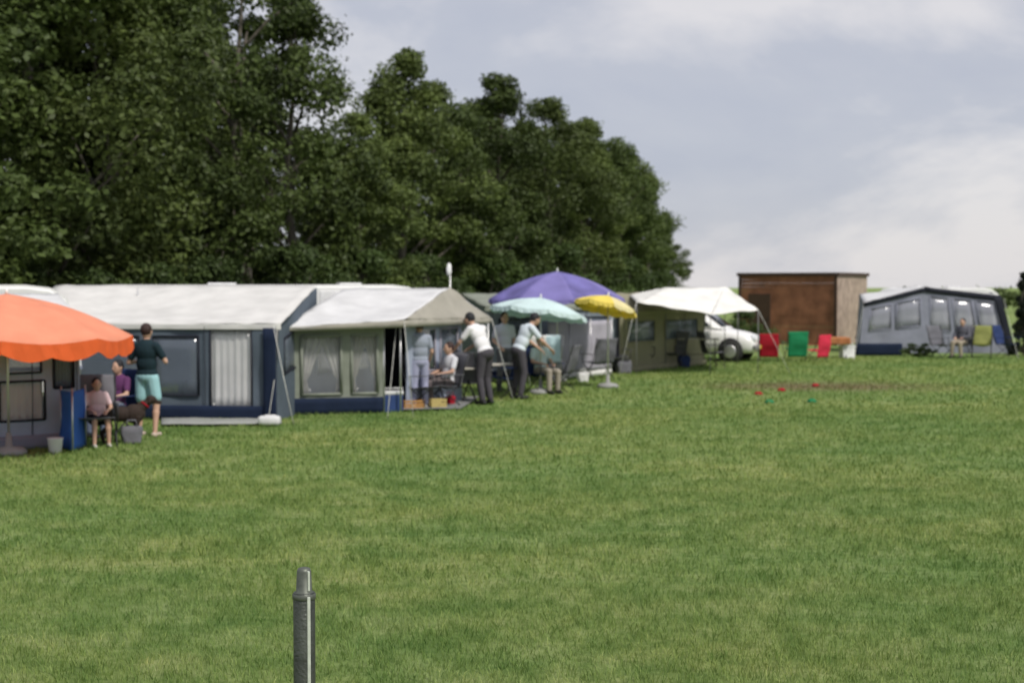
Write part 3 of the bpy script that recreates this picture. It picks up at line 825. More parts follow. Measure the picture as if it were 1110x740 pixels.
bm = B(); sheet(bm, G(927, 386) + Vector((0, 0, .02)), G(978, 386) + Vector((0, 0, .02)), G(978, 386) + Vector((0, 0, .42)), G(927, 386) + Vector((0, 0, .42)), 10, 4, 0, .015); 
o = fin('windbreak', bm, NAVY); rebase(o, G(952, 386)); tag(o, 'low navy blue windbreak at the left foot of the black trimmed awning', 'windbreak')

# ------------------------------------------------------------------ parasols
def parasol(name, label, centre, rad, zr, za, mats, tiltv=(0, 0), nseg=8, valh=.16, polem=ALU, scal=True, rz=0.2, bulge=.16, vm=None):
    t_ = thing(name, label, 'parasol', (centre.x, centre.y, 0), 0, 'parasols')
    tx, ty = tiltv
    M = Matrix.Rotation(tx, 4, 'X') @ Matrix.Rotation(ty, 4, 'Y')
    top = Vector((0, 0, za))
    def P_(r_, a, z): return top + (M @ Vector((r_ * math.cos(a), r_ * math.sin(a), z - za)))
    nm = len(mats)
    # canopy: nseg panels, each sagging between ribs
    bm = B(); 
    nu, nv = nseg * 8, 10
    grid = []
    for i in range(nu + 1):
        a = 2 * math.pi * i / nu + rz; f = (i % 8) / 8
        sgg = math.sin(math.pi * f)
        row = []
        for j in range(nv + 1):
            v = j / nv
            rr_ = rad * v * (1 - (1 - math.cos(math.pi / nseg)) * sgg * .9)
            z = zr + (za - zr) * (1 - v) ** 1.0 + (za - zr) * bulge * math.sin(math.pi * v) - .035 * sgg * v * rad
            row.append(P_(rr_, a, z))
        grid.append(row)
    fs = []
    for lay in (0, 1):
        V = [[bm.verts.new(grid[i % nu][j] - Vector((0, 0, .006 * lay))) for j in range(1, nv + 1)] for i in range(nu)]
        c_ = bm.verts.new(grid[0][0] - Vector((0, 0, .006 * lay)))
        for i in range(nu):
            seg = (i // 8) % nm
            f = bm.faces.new((c_, V[i][0], V[(i + 1) % nu][0])); f.material_index = seg; f.smooth = True
            for j in range(nv - 1):
                f = bm.faces.new((V[i][j], V[i][j + 1], V[(i + 1) % nu][j + 1], V[(i + 1) % nu][j])); f.material_index = seg; f.smooth = True
        fs.append(V)
    for i in range(nu): bm.faces.new((fs[0][i][-1], fs[1][i][-1], fs[1][(i + 1) % nu][-1], fs[0][(i + 1) % nu][-1])).material_index = (i // 8) % nm
    cn = fin('canopy', bm, mats, t_, False)
    # valance
    bm = B()
    n2 = nu * 2
    A = []; C_ = []; A2 = []; C2 = []
    for i in range(n2):
        g0 = grid[i // 2][nv]; g1 = grid[(i // 2 + 1)][nv] if i // 2 + 1 <= nu else grid[0][nv]
        q = g0.lerp(g1, (i % 2) / 2)
        dz = valh * ((.72 + .28 * abs(math.sin(math.pi * i / 8))) if scal else 1)
        o_ = Vector((math.cos(2 * math.pi * i / n2 + rz), math.sin(2 * math.pi * i / n2 + rz), 0))
        w_ = .012 * math.sin(i * 1.9)
        A.append(bm.verts.new(q + o_ * .004)); C_.append(bm.verts.new(q + o_ * (.02 + w_) - Vector((0, 0, dz))))
        A2.append(bm.verts.new(q - o_ * .002)); C2.append(bm.verts.new(q + o_ * (.014 + w_) - Vector((0, 0, dz))))
    for i in range(n2):
        k = (i + 1) % n2; mi = (i // 16) % nm
        for f in (bm.faces.new((A[i], A[k], C_[k], C_[i])), bm.faces.new((A2[i], C2[i], C2[k], A2[k])), bm.faces.new((C_[i], C_[k], C2[k], C2[i])), bm.faces.new((A[i], A2[i], A2[k], A[k]))): f.material_index = mi
    if valh > 0.01: fin('valance', bm, vm or mats, cn, False)
    else: bm.free()
    for k in range(nseg):
        a = 2 * math.pi * k / nseg + rz
        bm = B(); tube(bm, [P_(.03, a, za - .03), P_(rad * .5, a, zr + (za - zr) * .62), P_(rad * .985, a, zr - .015)], .008, 5); fin('rib', bm, polem, t_, False)
    bm = B(); tube(bm, [(0, 0, 0), (0, 0, za * .55), tuple(P_(0, 0, za - .02))], .019); fin('pole', bm, polem, t_, False)
    bm = B(); tube(bm, [P_(0, 0, za - .01), P_(0, 0, za + .08)], [.03, .01]); fin('finial', bm, WHITEP, t_, False)
    bm = B(); lathe(bm, [(.24, 0), (.25, .04), (.2, .09), (.05, .12), (.035, .3), (.03, .3)], n=20); fin('base', bm, mat('grey_concrete', (.28, .28, .27), rough=.9, bump=.3), t_, False)
    return t_
ORANGE = cloth('orange_fabric', (.90, .37, .23), trans=.3)
ORANGE2 = cloth('deep_orange_fabric', (.80, .15, .04), trans=.25)
PURPLE = cloth('purple_fabric', (.20, .18, .44), trans=.25, var=.25)
PURPLE2 = cloth('deep_purple_fabric', (.26, .23, .52), trans=.25)
MINT = cloth('mint_fabric', (.70, .84, .84), trans=.3)
YEL = cloth('yellow_fabric', (.90, .74, .16), trans=.3)
PALEY = cloth('pale_yellow_fabric', (.84, .76, .42), trans=.3)
OLV = cloth('olive_fabric', (.35, .34, .04), trans=.25)
c0 = gx(8, 19.6)
parasol('parasol', 'large bright orange parasol with drooping scalloped edge, left edge of photo', c0, 1.67, 1.63, 2.22, [ORANGE], (0, 0), 8, .24, rz=.3, bulge=.16, vm=[ORANGE2])
c0 = gx(604, 34.5)
parasol('parasol', 'wide purple parasol, the highest and largest one in the middle of the row', c0, 1.68, 2.0, 2.66, [PURPLE, PURPLE2], (0, 0), 8, .1)
c0 = gx(586, 30.5)
parasol('parasol', 'pale mint green parasol below and in front of the purple one', c0, 1.05, 1.76, 2.06, [MINT], (R(-5), R(7)), 8, .10)
c0 = gx(659, 32.3)
parasol('parasol', 'small yellow parasol with olive panels beside the purple one', c0, .72, 1.84, 2.09, [YEL, YEL, YEL, OLV, YEL, YEL, PALEY, YEL], (R(-9), R(12)), 8, .10)

# windbreak panel, lilac grey with pale hem
wb = thing('windbreak', 'tall lilac grey cloth windbreak standing under the mint and purple parasols', 'windbreak', (*G(628, 409).xy, 0))
wp = [G(594, 411), G(618, 410), G(640, 408.5), G(663, 406)]
for k in range(3):
    bm = B(); sheet(bm, wp[k] + Vector((0, 0, .16)), wp[k + 1] + Vector((0, 0, .16)), wp[k + 1] + Vector((0, 0, 1.42)), wp[k] + Vector((0, 0, 1.42)), 8, 10, 0, .03); pn = fin('panel', bm, LILAC, wb)
    bm = B(); sheet(bm, wp[k] + Vector((0, 0, .02)), wp[k + 1] + Vector((0, 0, .02)), wp[k + 1] + Vector((0, 0, .16)), wp[k] + Vector((0, 0, .16)), 8, 2, 0, .02); fin('hem', bm, WHITE, pn)
for q in wp:
    bm = B(); tube(bm, [q, q + Vector((0, 0, 1.48))], .014); fin('pole', bm, ALU, wb)
# blue windbreak at the corner of tent 1
wb = thing('windbreak', 'upright saturated blue windbreak between the orange parasol tent and the seated child', 'windbreak', (*G(80, 487).xy, 0))
q0, q1, q2 = G(67, 487), G(79, 490), G(93, 484)
for a, b_ in ((q0, q1), (q1, q2)):
    bm = B(); sheet(bm, a + Vector((0, 0, .03)), b_ + Vector((0, 0, .03)), b_ + Vector((0, 0, .85)), a + Vector((0, 0, .85)), 5, 8, 0, .02); fin('panel', bm, cloth('blue_nylon', (.05, .15, .50)), wb)
for q in (q0, q1, q2):
    bm = B(); tube(bm, [q, q + Vector((0, 0, .9))], .013); fin('pole', bm, ALU, wb)
# white bucket
bm = B(); lathe(bm, [(.07, 0), (.085, .01), (.105, .2), (.115, .21), (.105, .215), (.08, .05)]); o = fin('bucket', bm, PLASTICW, smooth=False); o.location = (*G(60, 491).xy, 0.0); tag(o, 'small white bucket in front of the tent under the orange parasol', 'bucket')

# ------------------------------------------------------------------ white gazebo
gz = thing('gazebo', 'white canvas gazebo roof on poles in front of the khaki tent and car', 'gazebo', (*gx(750, 38.5).xy, 0))
c00 = at(690, 327, 36.5); c10 = at(822, 336, 37.5); c11 = at(800, 322, 42.0); c01 = at(682, 320, 41.5)
m0 = at(722, 311.5, 39.5); m1 = at(786, 310.5, 39.8)
mid = at(770, 341, 36.8)
bm = B()
sheet(bm, c00, mid, m1, m0, 14, 10, .04, .02, .008); sheet(bm, mid, c10, m1 + Vector((.02, 0, 0)), m1, 10, 10, .04, .02, .008)
sheet(bm, c10, c11, m1 + Vector((.02, .02, 0)), m1 + Vector((.02, 0, 0)), 8, 8, .03, .02, .008)
sheet(bm, c01, c00, m0, m0 + Vector((0, .03, 0)), 8, 8, .03, .02, .008); sheet(bm, c11, c01, m0 + Vector((0, .03, 0)), m1 + Vector((0, .03, 0)), 8, 8, .03, .02, .008)
rf = fin('roof', bm, cloth('bright_white_canvas', (.86, .85, .80), trans=.15), gz)
for q in (c00, mid, c10, c11, c01, m0, m1):
    bm = B(); tube(bm, [(q.x, q.y, 0), (q.x, q.y, q.z - .02)], .011); fin('pole', bm, mat('grey_pole', (.2, .2, .2)), gz)
for q, f in ((c10, (q_ := c10) + Vector((.8, -.3, 0))), (c00, c00 + Vector((-.5, -.6, 0)))):
    bm = B(); tube(bm, [q, (f.x, f.y, 0)], .006, 5); fin('guy_rope', bm, mat('rope', (.6, .6, .55)), gz)

# ------------------------------------------------------------------ shed
sh = thing('wooden_shed', 'brown flat roofed wooden shed with pale boarded end wall', 'shed', (*gx(860, 55).xy, 0))
A_ = gx(801, 57); Bc = gx(907, 54.5); C_ = gx(939, 58.5); D_ = A_ + (C_ - Bc)
BROWN = mat('brown_boards', (.27, .115, .062), rough=.8, bump=.5, bscale=6, var=.35, vscale=2)
PALEB = mat('pale_boards', (.40, .31, .25), rough=.8, bump=.3, bscale=6, var=.25, vscale=3)
DARKW = mat('dark_fascia', (.06, .035, .026), rough=.7)
def boards(bm, p, q, z0, z1, w_=.14, vert=True, th=.03, gap=.008):
    d = (q - p); L = d.length; d.normalize(); ang = math.atan2(d.y, d.x)
    if vert:
        n_ = int(L / w_); w2_ = L / n_
        for i in range(n_):
            c_ = p + d * (w2_ * (i + .5)); box(bm, (c_.x, c_.y, (z0 + z1) / 2), (w2_ - gap, th + random.uniform(-.006, .006), z1 - z0 + random.uniform(-.01, .01)), ang)
    else:
        n_ = int((z1 - z0) / w_); w2_ = (z1 - z0) / n_
        for i in range(n_):
            c_ = (p + q) / 2; box(bm, (c_.x, c_.y, z0 + w2_ * (i + .5)), (L, th + random.uniform(-.006, .006), w2_ - gap), ang)
HS = CH + 9 * 55 / F
bm = B(); boards(bm, A_, Bc, 0, HS, vert=False); fin('front_wall', bm, BROWN, sh)
bm = B(); boards(bm, Bc, C_, 0, HS, .3, gap=.03); fin('end_wall', bm, PALEB, sh)
bm = B(); boards(bm, C_, D_, 0, HS, vert=False); boards(bm, D_, A_, 0, HS, vert=False); fin('back_wall', bm, BROWN, sh)
ctr = (A_ + Bc + C_ + D_) / 4
bm = B()
rp_ = [q + (q - ctr).normalized() * .12 for q in (A_, Bc, C_, D_)]
lo = [bm.verts.new((q.x, q.y, HS)) for q in rp_]; hi = [bm.verts.new((q.x, q.y, HS + .13)) for q in rp_]
bm.faces.new(lo[::-1]); bm.faces.new(hi)
for k in range(4): bm.faces.new((lo[k], lo[(k + 1) % 4], hi[(k + 1) % 4], hi[k]))
fin('roof', bm, DARKW, sh)
dn = (Bc - A_).normalized(); fo = Vector((dn.y, -dn.x, 0)) * .04
bm = B()
for f in (.0, .98): 
    q = A_ + (Bc - A_) * (f + .01) + fo; box(bm, (q.x, q.y, HS / 2), (.1, .05, HS), math.atan2(dn.y, dn.x))
fin('corner_post', bm, DARKW, sh)
bm = B(); q = A_ + (Bc - A_) * .22 + fo * 1.1; box(bm, (q.x, q.y, 1.0), (.95, .05, 1.95), math.atan2(dn.y, dn.x)); d = fin('door', bm, mat('dark_brown_boards', (.07, .04, .025), rough=.8, bump=.4, bscale=8), sh)
bm = B(); q = A_ + (Bc - A_) * .31 + fo * 2.2; box(bm, (q.x, q.y, 1.0), (.03, .05, .12), math.atan2(dn.y, dn.x)); fin('handle', bm, BLACKM, d)

# ------------------------------------------------------------------ white car
def car(loc, rz):
    t_ = thing('parked_car', 'small rounded white car parked with its nose poking out from the gazebo', 'car', loc, rz)
    WP = mat('white_car_paint', (.80, .79, .77), rough=.25, var=.02, spec=.5)
    W = .79
    # stations along x (front +x): (x, z bottom, z belt, half width)
    st = [(1.86, .34, .46, .50), (1.84, .28, .60, .60), (1.72, .24, .70, .70), (1.45, .22, .78, .76), (1.05, .21, .85, .785), (.6, .21, .92, .79), (0, .2, .93, .79), (-.7, .2, .94, .79), (-1.3, .22, .92, .785), (-1.65, .25, .88, .75), (-1.84, .32, .80, .66), (-1.88, .45, .66, .56)]
    bm = B(); rings = []
    for x, zb_, zt, hw in st:
        ring = []
        pr = [(0, zb_), (.7, zb_), (.94, zb_ + (zt - zb_) * .12), (1.0, zb_ + (zt - zb_) * .45), (.985, zb_ + (zt - zb_) * .72), (.9, zb_ + (zt - zb_) * .92), (.65, zt), (0, zt + .03)]
        for f, z in pr: ring.append(Vector((x, f * hw, z)))
        for f, z in pr[-2:0:-1]: ring.append(Vector((x, -f * hw, z)))
        rings.append([bm.verts.new(v) for v in ring])
    for i in range(len(rings) - 1):
        n_ = len(rings[i])
        for k in range(n_): bm.faces.new((rings[i][k], rings[i][(k + 1) % n_], rings[i + 1][(k + 1) % n_], rings[i + 1][k]))
    bm.faces.new(rings[0]); bm.faces.new(rings[-1][::-1])
    bmesh.ops.subdivide_edges(bm, edges=bm.edges, cuts=1, use_grid_fill=True, smooth=.6)
    body = fin('body', bm, WP, t_, False, True)
    # arches (dark wells)
    for x in (1.18, -1.18):
        for s in (-1, 1):
            M = Matrix.Translation((x, s * .71, .30)) @ Matrix.Rotation(R(90), 4, 'X')
            bm = B(); lathe(bm, [(.1, -.10), (.35, -.10), (.355, .10), (.1, .10)], M=M, n=28); fin('wheel_arch', bm, RUBBER, t_, False)
            M = Matrix.Translation((x, s * .735, .285)) @ Matrix.Rotation(R(90), 4, 'X')
            bm = B(); lathe(bm, [(.17, -.085), (.27, -.085), (.285, -.06), (.285, .06), (.27, .085), (.17, .085)], M=M, n=28); wh = fin('wheel', bm, mat('tyre', (.03, .03, .03), rough=.85), t_, False)
            bm = B(); lathe(bm, [(.03, -.10), (.14, -.085), (.175, -.088), (.175, .088), (.14, .085), (.03, .10)], M=M, n=20); fin('rim', bm, ALU, wh, False)
    # cabin: loft base -> roof
    def loft(bm, lo, hi):
        n_ = len(lo); a = [bm.verts.new(v) for v in lo]; b_ = [bm.verts.new(v) for v in hi]
        for k in range(n_): bm.faces.new((a[k], a[(k + 1) % n_], b_[(k + 1) % n_], b_[k]))
        bm.faces.new(b_); bm.faces.new(a[::-1])
    lo = [(.95, .6, .88), (.98, 0, .9), (.95, -.6, .88), (.7, -.72, .91), (-1.35, -.72, .9), (-1.6, -.6, .88), (-1.62, 0, .9), (-1.6, .6, .88), (-1.35, .72, .9), (.7, .72, .91)]
    hi = [(.28, .46, 1.34), (.32, 0, 1.36), (.28, -.46, 1.34), (.1, -.55, 1.35), (-.95, -.55, 1.34), (-1.15, -.45, 1.31), (-1.18, 0, 1.33), (-1.15, .45, 1.31), (-.95, .55, 1.34), (.1, .55, 1.35)]
    bm = B(); loft(bm, lo, hi); bmesh.ops.recalc_face_normals(bm, faces=bm.faces); bmesh.ops.bevel(bm, geom=[e for e in bm.edges if min(v.co.z for v in e.verts) > 1.2], offset=.06, segments=3, affect='EDGES')
    cab = fin('cabin', bm, WP, t_, False, False)
    def pane(nm, q, off):
        bm = B(); q = [Vector(v) for v in q]; n_ = (q[1] - q[0]).cross(q[3] - q[0]).normalized()
        c_ = sum(q, Vector()) / 4
        if n_.dot(c_ - Vector((-.3, 0, 1.0))) < 0: n_ = -n_
        q = [v + n_ * off for v in q]
        sheet(bm, *q, 2, 2, 0, 0, .01); return fin(nm, bm, GLASSD, t_, False)
    pane('windscreen', [(.88, .56, .93), (.88, -.56, .93), (.34, -.44, 1.30), (.34, .44, 1.30)], .03)
    pane('rear_window', [(-1.56, .5, .94), (-1.56, -.5, .94), (-1.2, -.42, 1.28), (-1.2, .42, 1.28)], .02)
    for s in (-1, 1):
        pane('side_window', [(.62, s * .71, .95), (-.28, s * .71, .95), (-.28, s * .575, 1.29), (.1, s * .575, 1.29)], .012)
        pane('side_window', [(-.36, s * .71, .95), (-1.28, s * .71, .94), (-.98, s * .575, 1.28), (-.36, s * .575, 1.29)], .012)
        bm = B(); M = Matrix.Translation((1.70, s * .50, .60)) @ Matrix.Rotation(R(75), 4, 'Y') @ Matrix.Rotation(0, 4, 'Z')
        lathe(bm, [(.02, .0), (.10, .0), (.10, .14), (.07, .165), (.01, .17)], M=M, n=20); hl = fin('headlight', bm, mat('headlight_glass', (.7, .72, .75), rough=.1), t_, False)
        bm = B(); box(bm, (.62, s * .86, .97), (.1, .16, .11), bev=.03); fin('mirror', bm, WP, t_, False)
        bm = B(); box(bm, (.1, s * .798, .84), (.13, .02, .025)); fin('door_handle', bm, BLACKM, t_, False)
    bm = B(); box(bm, (1.86, 0, .40), (.12, 1.3, .12), bev=.04); fin('bumper', bm, mat('grey_bumper', (.25, .25, .25)), t_, False)
    bm = B(); box(bm, (1.93, 0, .40), (.012, .5, .1)); fin('number_plate', bm, mat('plate_yellow', (.7, .55, .08)), t_, False)
    t_.scale = (1.05, 1.05, 1.12)
    return t_
pw = gx(799, 43.2)
car((pw.x - 1.18 * math.cos(R(-22)) + .0, pw.y + 1.18 * math.sin(R(22)) + .5, 0), R(-22))

# ------------------------------------------------------------------ furniture
def camp_chair(label, loc, rz, m, group='camping chairs', zb=.42):
    t_ = thing('camping_chair', label, 'chair', loc, rz, group)
    bm = B(); sheet(bm, (-.26, -.24, .44), (.26, -.24, .44), (.26, .22, .40), (-.26, .22, .40), 8, 8, .05, .004, .008); fin('seat', bm, m, t_, False)
    bm = B(); sheet(bm, (-.29, .33 if zb < .4 else .24, zb), (.29, .33 if zb < .4 else .24, zb), (.30, .42, 1.02), (-.30, .42, 1.02), 10, 12, -.03, .03, .008); fin('backrest', bm, m, t_, False)
    for s in (-1, 1):
        bm = B(); tube(bm, [(s * .28, -.28, 0), (s * .28, .24, .44)], .011, 6); fin('leg', bm, BLACKM, t_, False)
        bm = B(); tube(bm, [(s * .29, .30, 0), (s * .29, -.26, .44), (s * .29, -.26, .64)], .011, 6); fin('leg', bm, BLACKM, t_, False)
        bm = B(); tube(bm, [(s * .30, .2, .40), (s * .31, .43, 1.04)], .011, 6); fin('back_frame', bm, BLACKM, t_, False)
        bm = B(); sheet(bm, (s * .31 - .035, -.28, .645), (s * .31 + .035, -.28, .645), (s * .31 + .035, .3, .63), (s * .31 - .035, .3, .63), 3, 6, .01, .002, .01); fin('armrest', bm, m, t_, False)
    return t_
RED = cloth('red_nylon', (.40, .015, .03), trans=.2)
GRN = cloth('green_nylon', (.02, .24, .10), trans=.2)
PINKRED = cloth('pink_red_nylon', (.72, .045, .09), trans=.2)
DBLU = cloth('dark_blue_nylon', (.03, .05, .14), trans=.1)
LIME = cloth('lime_nylon', (.34, .36, .12), trans=.2)
GREYN = cloth('grey_nylon', (.16, .16, .18), trans=.1)
def chair_at(x, y, *a, **k): return camp_chair(a[0], (*G(x, y).xy, 0), *a[1:], **k)
def scale_(o, s): o.scale = (s, s, s * (.86 if s != 1.0 else .8))
o = chair_at(833, 391, 'dark red folding armchair left of the green one, beside the white car', R(172), RED, zb=.16); scale_(o, .96)
o = chair_at(861, 391, 'green folding armchair between two red ones', R(184), GRN, zb=.16); scale_(o, 1.04)
o = chair_at(884, 391, 'bright pinkish red folding armchair right of the green one', R(215), PINKRED, zb=.16); scale_(o, .92)
chair_at(1022, 388, 'dark folding chair with grey cloth left of the lime chair, at the black trimmed awning', R(30), GREYN)
chair_at(1064, 388, 'yellow green folding chair in front of the black trimmed awning', R(-20), LIME)
chair_at(1092, 387, 'dark blue folding chair at the right foot of the black trimmed awning', R(40), DBLU)
chair_at(104, 484, 'dark folding chair with the child on it, beside the blue windbreak', R(20), GREYN)
chair_at(462, 443, 'grey folding chair under the beige hip of the khaki tent', R(70), GREYN)
chair_at(548, 431, 'dark grey folding chair between the two people in white shirts', R(-60), DBLU)
chair_at(606, 424, 'dark folding chair at the left end of the lilac windbreak', R(-110), GREYN)
chair_at(694, 401, 'black folding chair in front of the khaki tent', R(30), GREYN)
chair_at(728, 399, 'grey folding chair beside the trestle table under the white gazebo', R(-40), GREYN)
def table(label, loc, rz, L, W, H, top, legm, clothm=None):
    t_ = thing('folding_table', label, 'table', loc, rz)
    bm = B(); box(bm, (0, 0, H - .015), (L, W, .03), bev=.006); fin('tabletop', bm, top, t_, False)
    for sx in (-1, 1):
        for sy in (-1, 1):
            bm = B(); tube(bm, [(sx * (L / 2 - .08), sy * W * .45, 0), (sx * (L / 2 - .12), -sy * W * .25, H - .03)], .016, 6); fin('leg', bm, legm, t_, False)
    bm = B(); tube(bm, [(-L / 2 + .1, 0, H * .45), (L / 2 - .1, 0, H * .45)], .01, 6); fin('stretcher', bm, legm, t_, False)
    return t_
TOP = mat('table_top', (.45, .42, .37), rough=.5)
t1 = table('folding camping table on which the person in white leans, under the hipped tent end', (*G(492, 438).xy, 0), R(35), .9, .6, .72, TOP, BLACKM)
t2 = table('pale topped trestle table with dark splayed legs under the white gazebo', (*G(757, 398).xy, 0), R(-8), 1.15, .7, .82, TOP, mat('dark_wood', (.05, .035, .025)))
t3 = table('small table beside the bright red chair, in front of the shed', (*G(904, 388).xy, 0), R(5), .8, .6, .66, TOP, BLACKM)
def onto(o, pt): o.location = pt; return o
# table cloth (draped) on t3
def draped(L, W, z, drop):
    def fn(u, v):
        x = (u - .5) * (L + 2 * drop); y = (v - .5) * (W + 2 * drop)
        ox = max(0, abs(x) - L / 2); oy = max(0, abs(y) - W / 2)
        zz = z - max(ox, oy) 
        xx = max(-L / 2, min(L / 2, x)) + math.copysign(.012 + .02 * math.sin(v * 25) * (ox > 0), x) * (ox > 0)
        yy = max(-W / 2, min(W / 2, y)) + math.copysign(.012 + .02 * math.sin(u * 25) * (oy > 0), y) * (oy > 0)
        return Vector((xx, yy, zz))
    return fn
bm = B(); surf(bm, draped(.82, .62, .0, .22), 30, 26, .004)
o = fin('tablecloth', bm, cloth('orange_brown_cloth', (.42, .17, .07))); o.location = (*G(904, 388).xy, .668); o.rotation_euler.z = R(5); tag(o, 'orange brown cloth draped over the small table near the shed', 'tablecloth')
# cool boxes
def coolbox(label, x, y, m, s=1.0):
    t_ = thing('cool_box', label, 'cool box', (*G(x, y).xy, 0), R(15))
    bm = B(); box(bm, (0, 0, .17), (.42, .3, .34), bev=.03); fin('body', bm, m, t_, False)
    bm = B(); box(bm, (0, 0, .375), (.44, .32, .06), bev=.02); fin('lid', bm, PLASTICW, t_, False)
    bm = B(); tube(bm, [(-.22, -.02, .3), (-.22, -.02, .46), (.22, -.02, .46), (.22, -.02, .3)], .012, 6); fin('handle', bm, PLASTICW, t_, False)
    t_.scale = (s, s, s); return t_
coolbox('white cool box on the grass right of the orange brown tablecloth', 918, 388, PLASTICW, 1.0)
coolbox('dark blue cool box with white lid beside the dark opening of the khaki tent', 424, 446, mat('blue_plastic', (.03, .06, .18), rough=.4), .95)
coolbox('small grey cool box under the black folding chair by the khaki tent', 706, 399, mat('grey_plastic', (.14, .14, .15), rough=.5), .9)
# things on tables
bm = B(); lathe(bm, [(.05, 0), (.055, .01), (.055, .2), (.02, .26), (.02, .3)], n=14); o = fin('bottle', bm, mat('green_glass', (.03, .12, .05), rough=.15), smooth=True); o.location = (G(492, 438).x - .2, G(492, 438).y + .1, .72); tag(o, 'dark bottle on the camping table under the hipped tent end', 'bottle')
bm = B(); lathe(bm, [(.1, 0), (.12, .02), (.14, .11), (.15, .115), (.12, .1), (.09, .02)], n=18); o = fin('bowl', bm, PLASTICW); o.location = (G(757, 398).x + .2, G(757, 398).y, .82); tag(o, 'white bowl on the trestle table under the gazebo', 'bowl')
# brown crate & yellow thing near 450,440
def crate(label, x, y, m, s=(.4, .28, .2)):
    t_ = thing('crate', label, 'crate', (*G(x, y).xy, 0), R(20))
    L, W, H = s
    bm = B(); box(bm, (0, 0, .012), (L, W, .02)); fin('bottom', bm, m, t_, False)
    for sx, sy, l, w_ in ((0, -W / 2, L, .015), (0, W / 2, L, .015), (-L / 2, 0, .015, W), (L / 2, 0, .015, W)):
        bm = B()
        for z in (.06, .11, .17): box(bm, (sx, sy, z), (l - .002, w_ + .002 if w_ < .1 else w_ - .034, .04))
        fin('side', bm, m, t_, False)
    return t_
crate('orange brown slatted crate on the ground by the hipped tent end', 447, 444, mat('orange_wood', (.42, .22, .07)))
crate('yellowish slatted crate on the ground, nearer the table legs', 474, 443, mat('yellow_wood', (.48, .38, .14)), (.3, .24, .2))
# flower tubs at right awning
for x, lab in ((988, 'leafy green plant at the foot of the black trimmed awning, left of its middle'), (1003, 'leafy green plant at the foot of the black trimmed awning, beside the seated person')):
    p = gx(x, 46.0); plant('potted_plant', KB, p, .5, .33, x, lab, 'plant', 'plants at the awning')
# aerial behind tent 3
ae = thing('aerial_mast', 'thin pale aerial mast with a small panel, rising behind the khaki tent ridge', 'aerial', (*gx(488, 33).xy, 0))
p = gx(488, 33); ztop = CH + 22 * 33 / F
bm = B(); tube(bm, [(p.x, p.y, 0), (p.x, p.y, ztop)], .018); fin('mast', bm, ALU, ae)
bm = B(); lathe(bm, [(.02, -.02), (.16, .0), (.18, .03), (.02, .02)], M=Matrix.Translation((p.x - .02, p.y - .06, ztop - .14)) @ Matrix.Rotation(R(80), 4, 'X') @ Matrix.Diagonal((.32, .9, 1, 1))); fin('dish', bm, PLASTICW, ae)
# marker discs on the grass
for x, y, m, lab in ((822, 428, RED, 'red marker disc on the grass, left one of the row'), (847, 424, RED, 'red marker disc on the grass, second in the row, by the worn patch'), (884, 419, RED, 'red marker disc lying at the worn patch, farthest right'),
                     (834, 437, GRN, 'green marker disc on the grass, nearest the camera'), (880, 436, GRN, 'green marker disc on the grass, right of the near one')):
    bm = B(); lathe(bm, [(.10, 0), (.105, .008), (.05, .06), (.03, .062), (.03, .055), (.09, .006)], n=18)
    o = fin('marker_disc', bm, m); o.location = (*G(x, y).xy, .012); tag(o, lab, 'marker disc', 'marker discs on the field')
# ------------------------------------------------------------------ foreground post
pp = gx(328, 7.1); HP = 0.93
ps = thing('metal_post', 'short round galvanised steel post with a narrow cap, nearest thing in the foreground', 'post', (pp.x, pp.y, 0))
bm = B(); lathe(bm, [(.05, -.2), (.055, .0), (.055, HP - .13), (.052, HP - .125)], n=28); fin('shaft', bm, STEEL, ps, False)
bm = B(); lathe(bm, [(.057, HP - .16), (.059, HP - .158), (.059, HP - .135), (.04, HP - .118), (.036, HP - .02), (.03, HP - .005), (.012, HP)], n=28); fin('cap', bm, mat('weathered_zinc', (.12, .13, .11), rough=.5, metal=.5, vscale=20, var=.3), ps, False)
bm = B(); box(bm, (.028, -.047, .4), (.017, .018, .78), R(30), bev=.004); fin('shaft_highlight', bm, mat('highlight_zinc', (.62, .65, .58), rough=.45, metal=.3, vscale=25), ps, False)  # highlight on the shaft, put in as a pale coloured strip

bm = B(); box(bm, (.026, -.028, HP - .065), (.012, .014, .10), R(40), bev=.003); fin('cap_highlight', bm, MATS['highlight_zinc'], ps, False)  # the same painted highlight carried up the cap
# ------------------------------------------------------------------ people and dog
SKIN = mat('skin', (.52, .32, .23), rough=.55, var=.06)
def capsule(bm, a, b_, ra, rb, n=10, k=4):
    a = Vector(a); b_ = Vector(b_)
    d = (b_ - a); L = max(d.length, 1e-5); d = d / L
    pts = []; rs = []
    for i in range(k): 
        th = math.pi / 2 * (1 - i / k); pts.append(a - d * ra * math.sin(th)); rs.append(max(ra * math.cos(th), .002))
    pts += [a, b_]; rs += [ra, rb]
    for i in range(1, k + 1):
        th = math.pi / 2 * (i / k); pts.append(b_ + d * rb * math.sin(th)); rs.append(max(rb * math.cos(th), .002))
    tube(bm, pts, rs, n)
def ell(bm, c_, s, M3=None):
    m = Matrix.Translation(Vector(c_)) @ (M3.to_4x4() if M3 else Matrix.Identity(4)) @ Matrix.Diagonal((*s, 1))
    bmesh.ops.create_uvsphere(bm, u_segments=16, v_segments=10, radius=1, matrix=m)
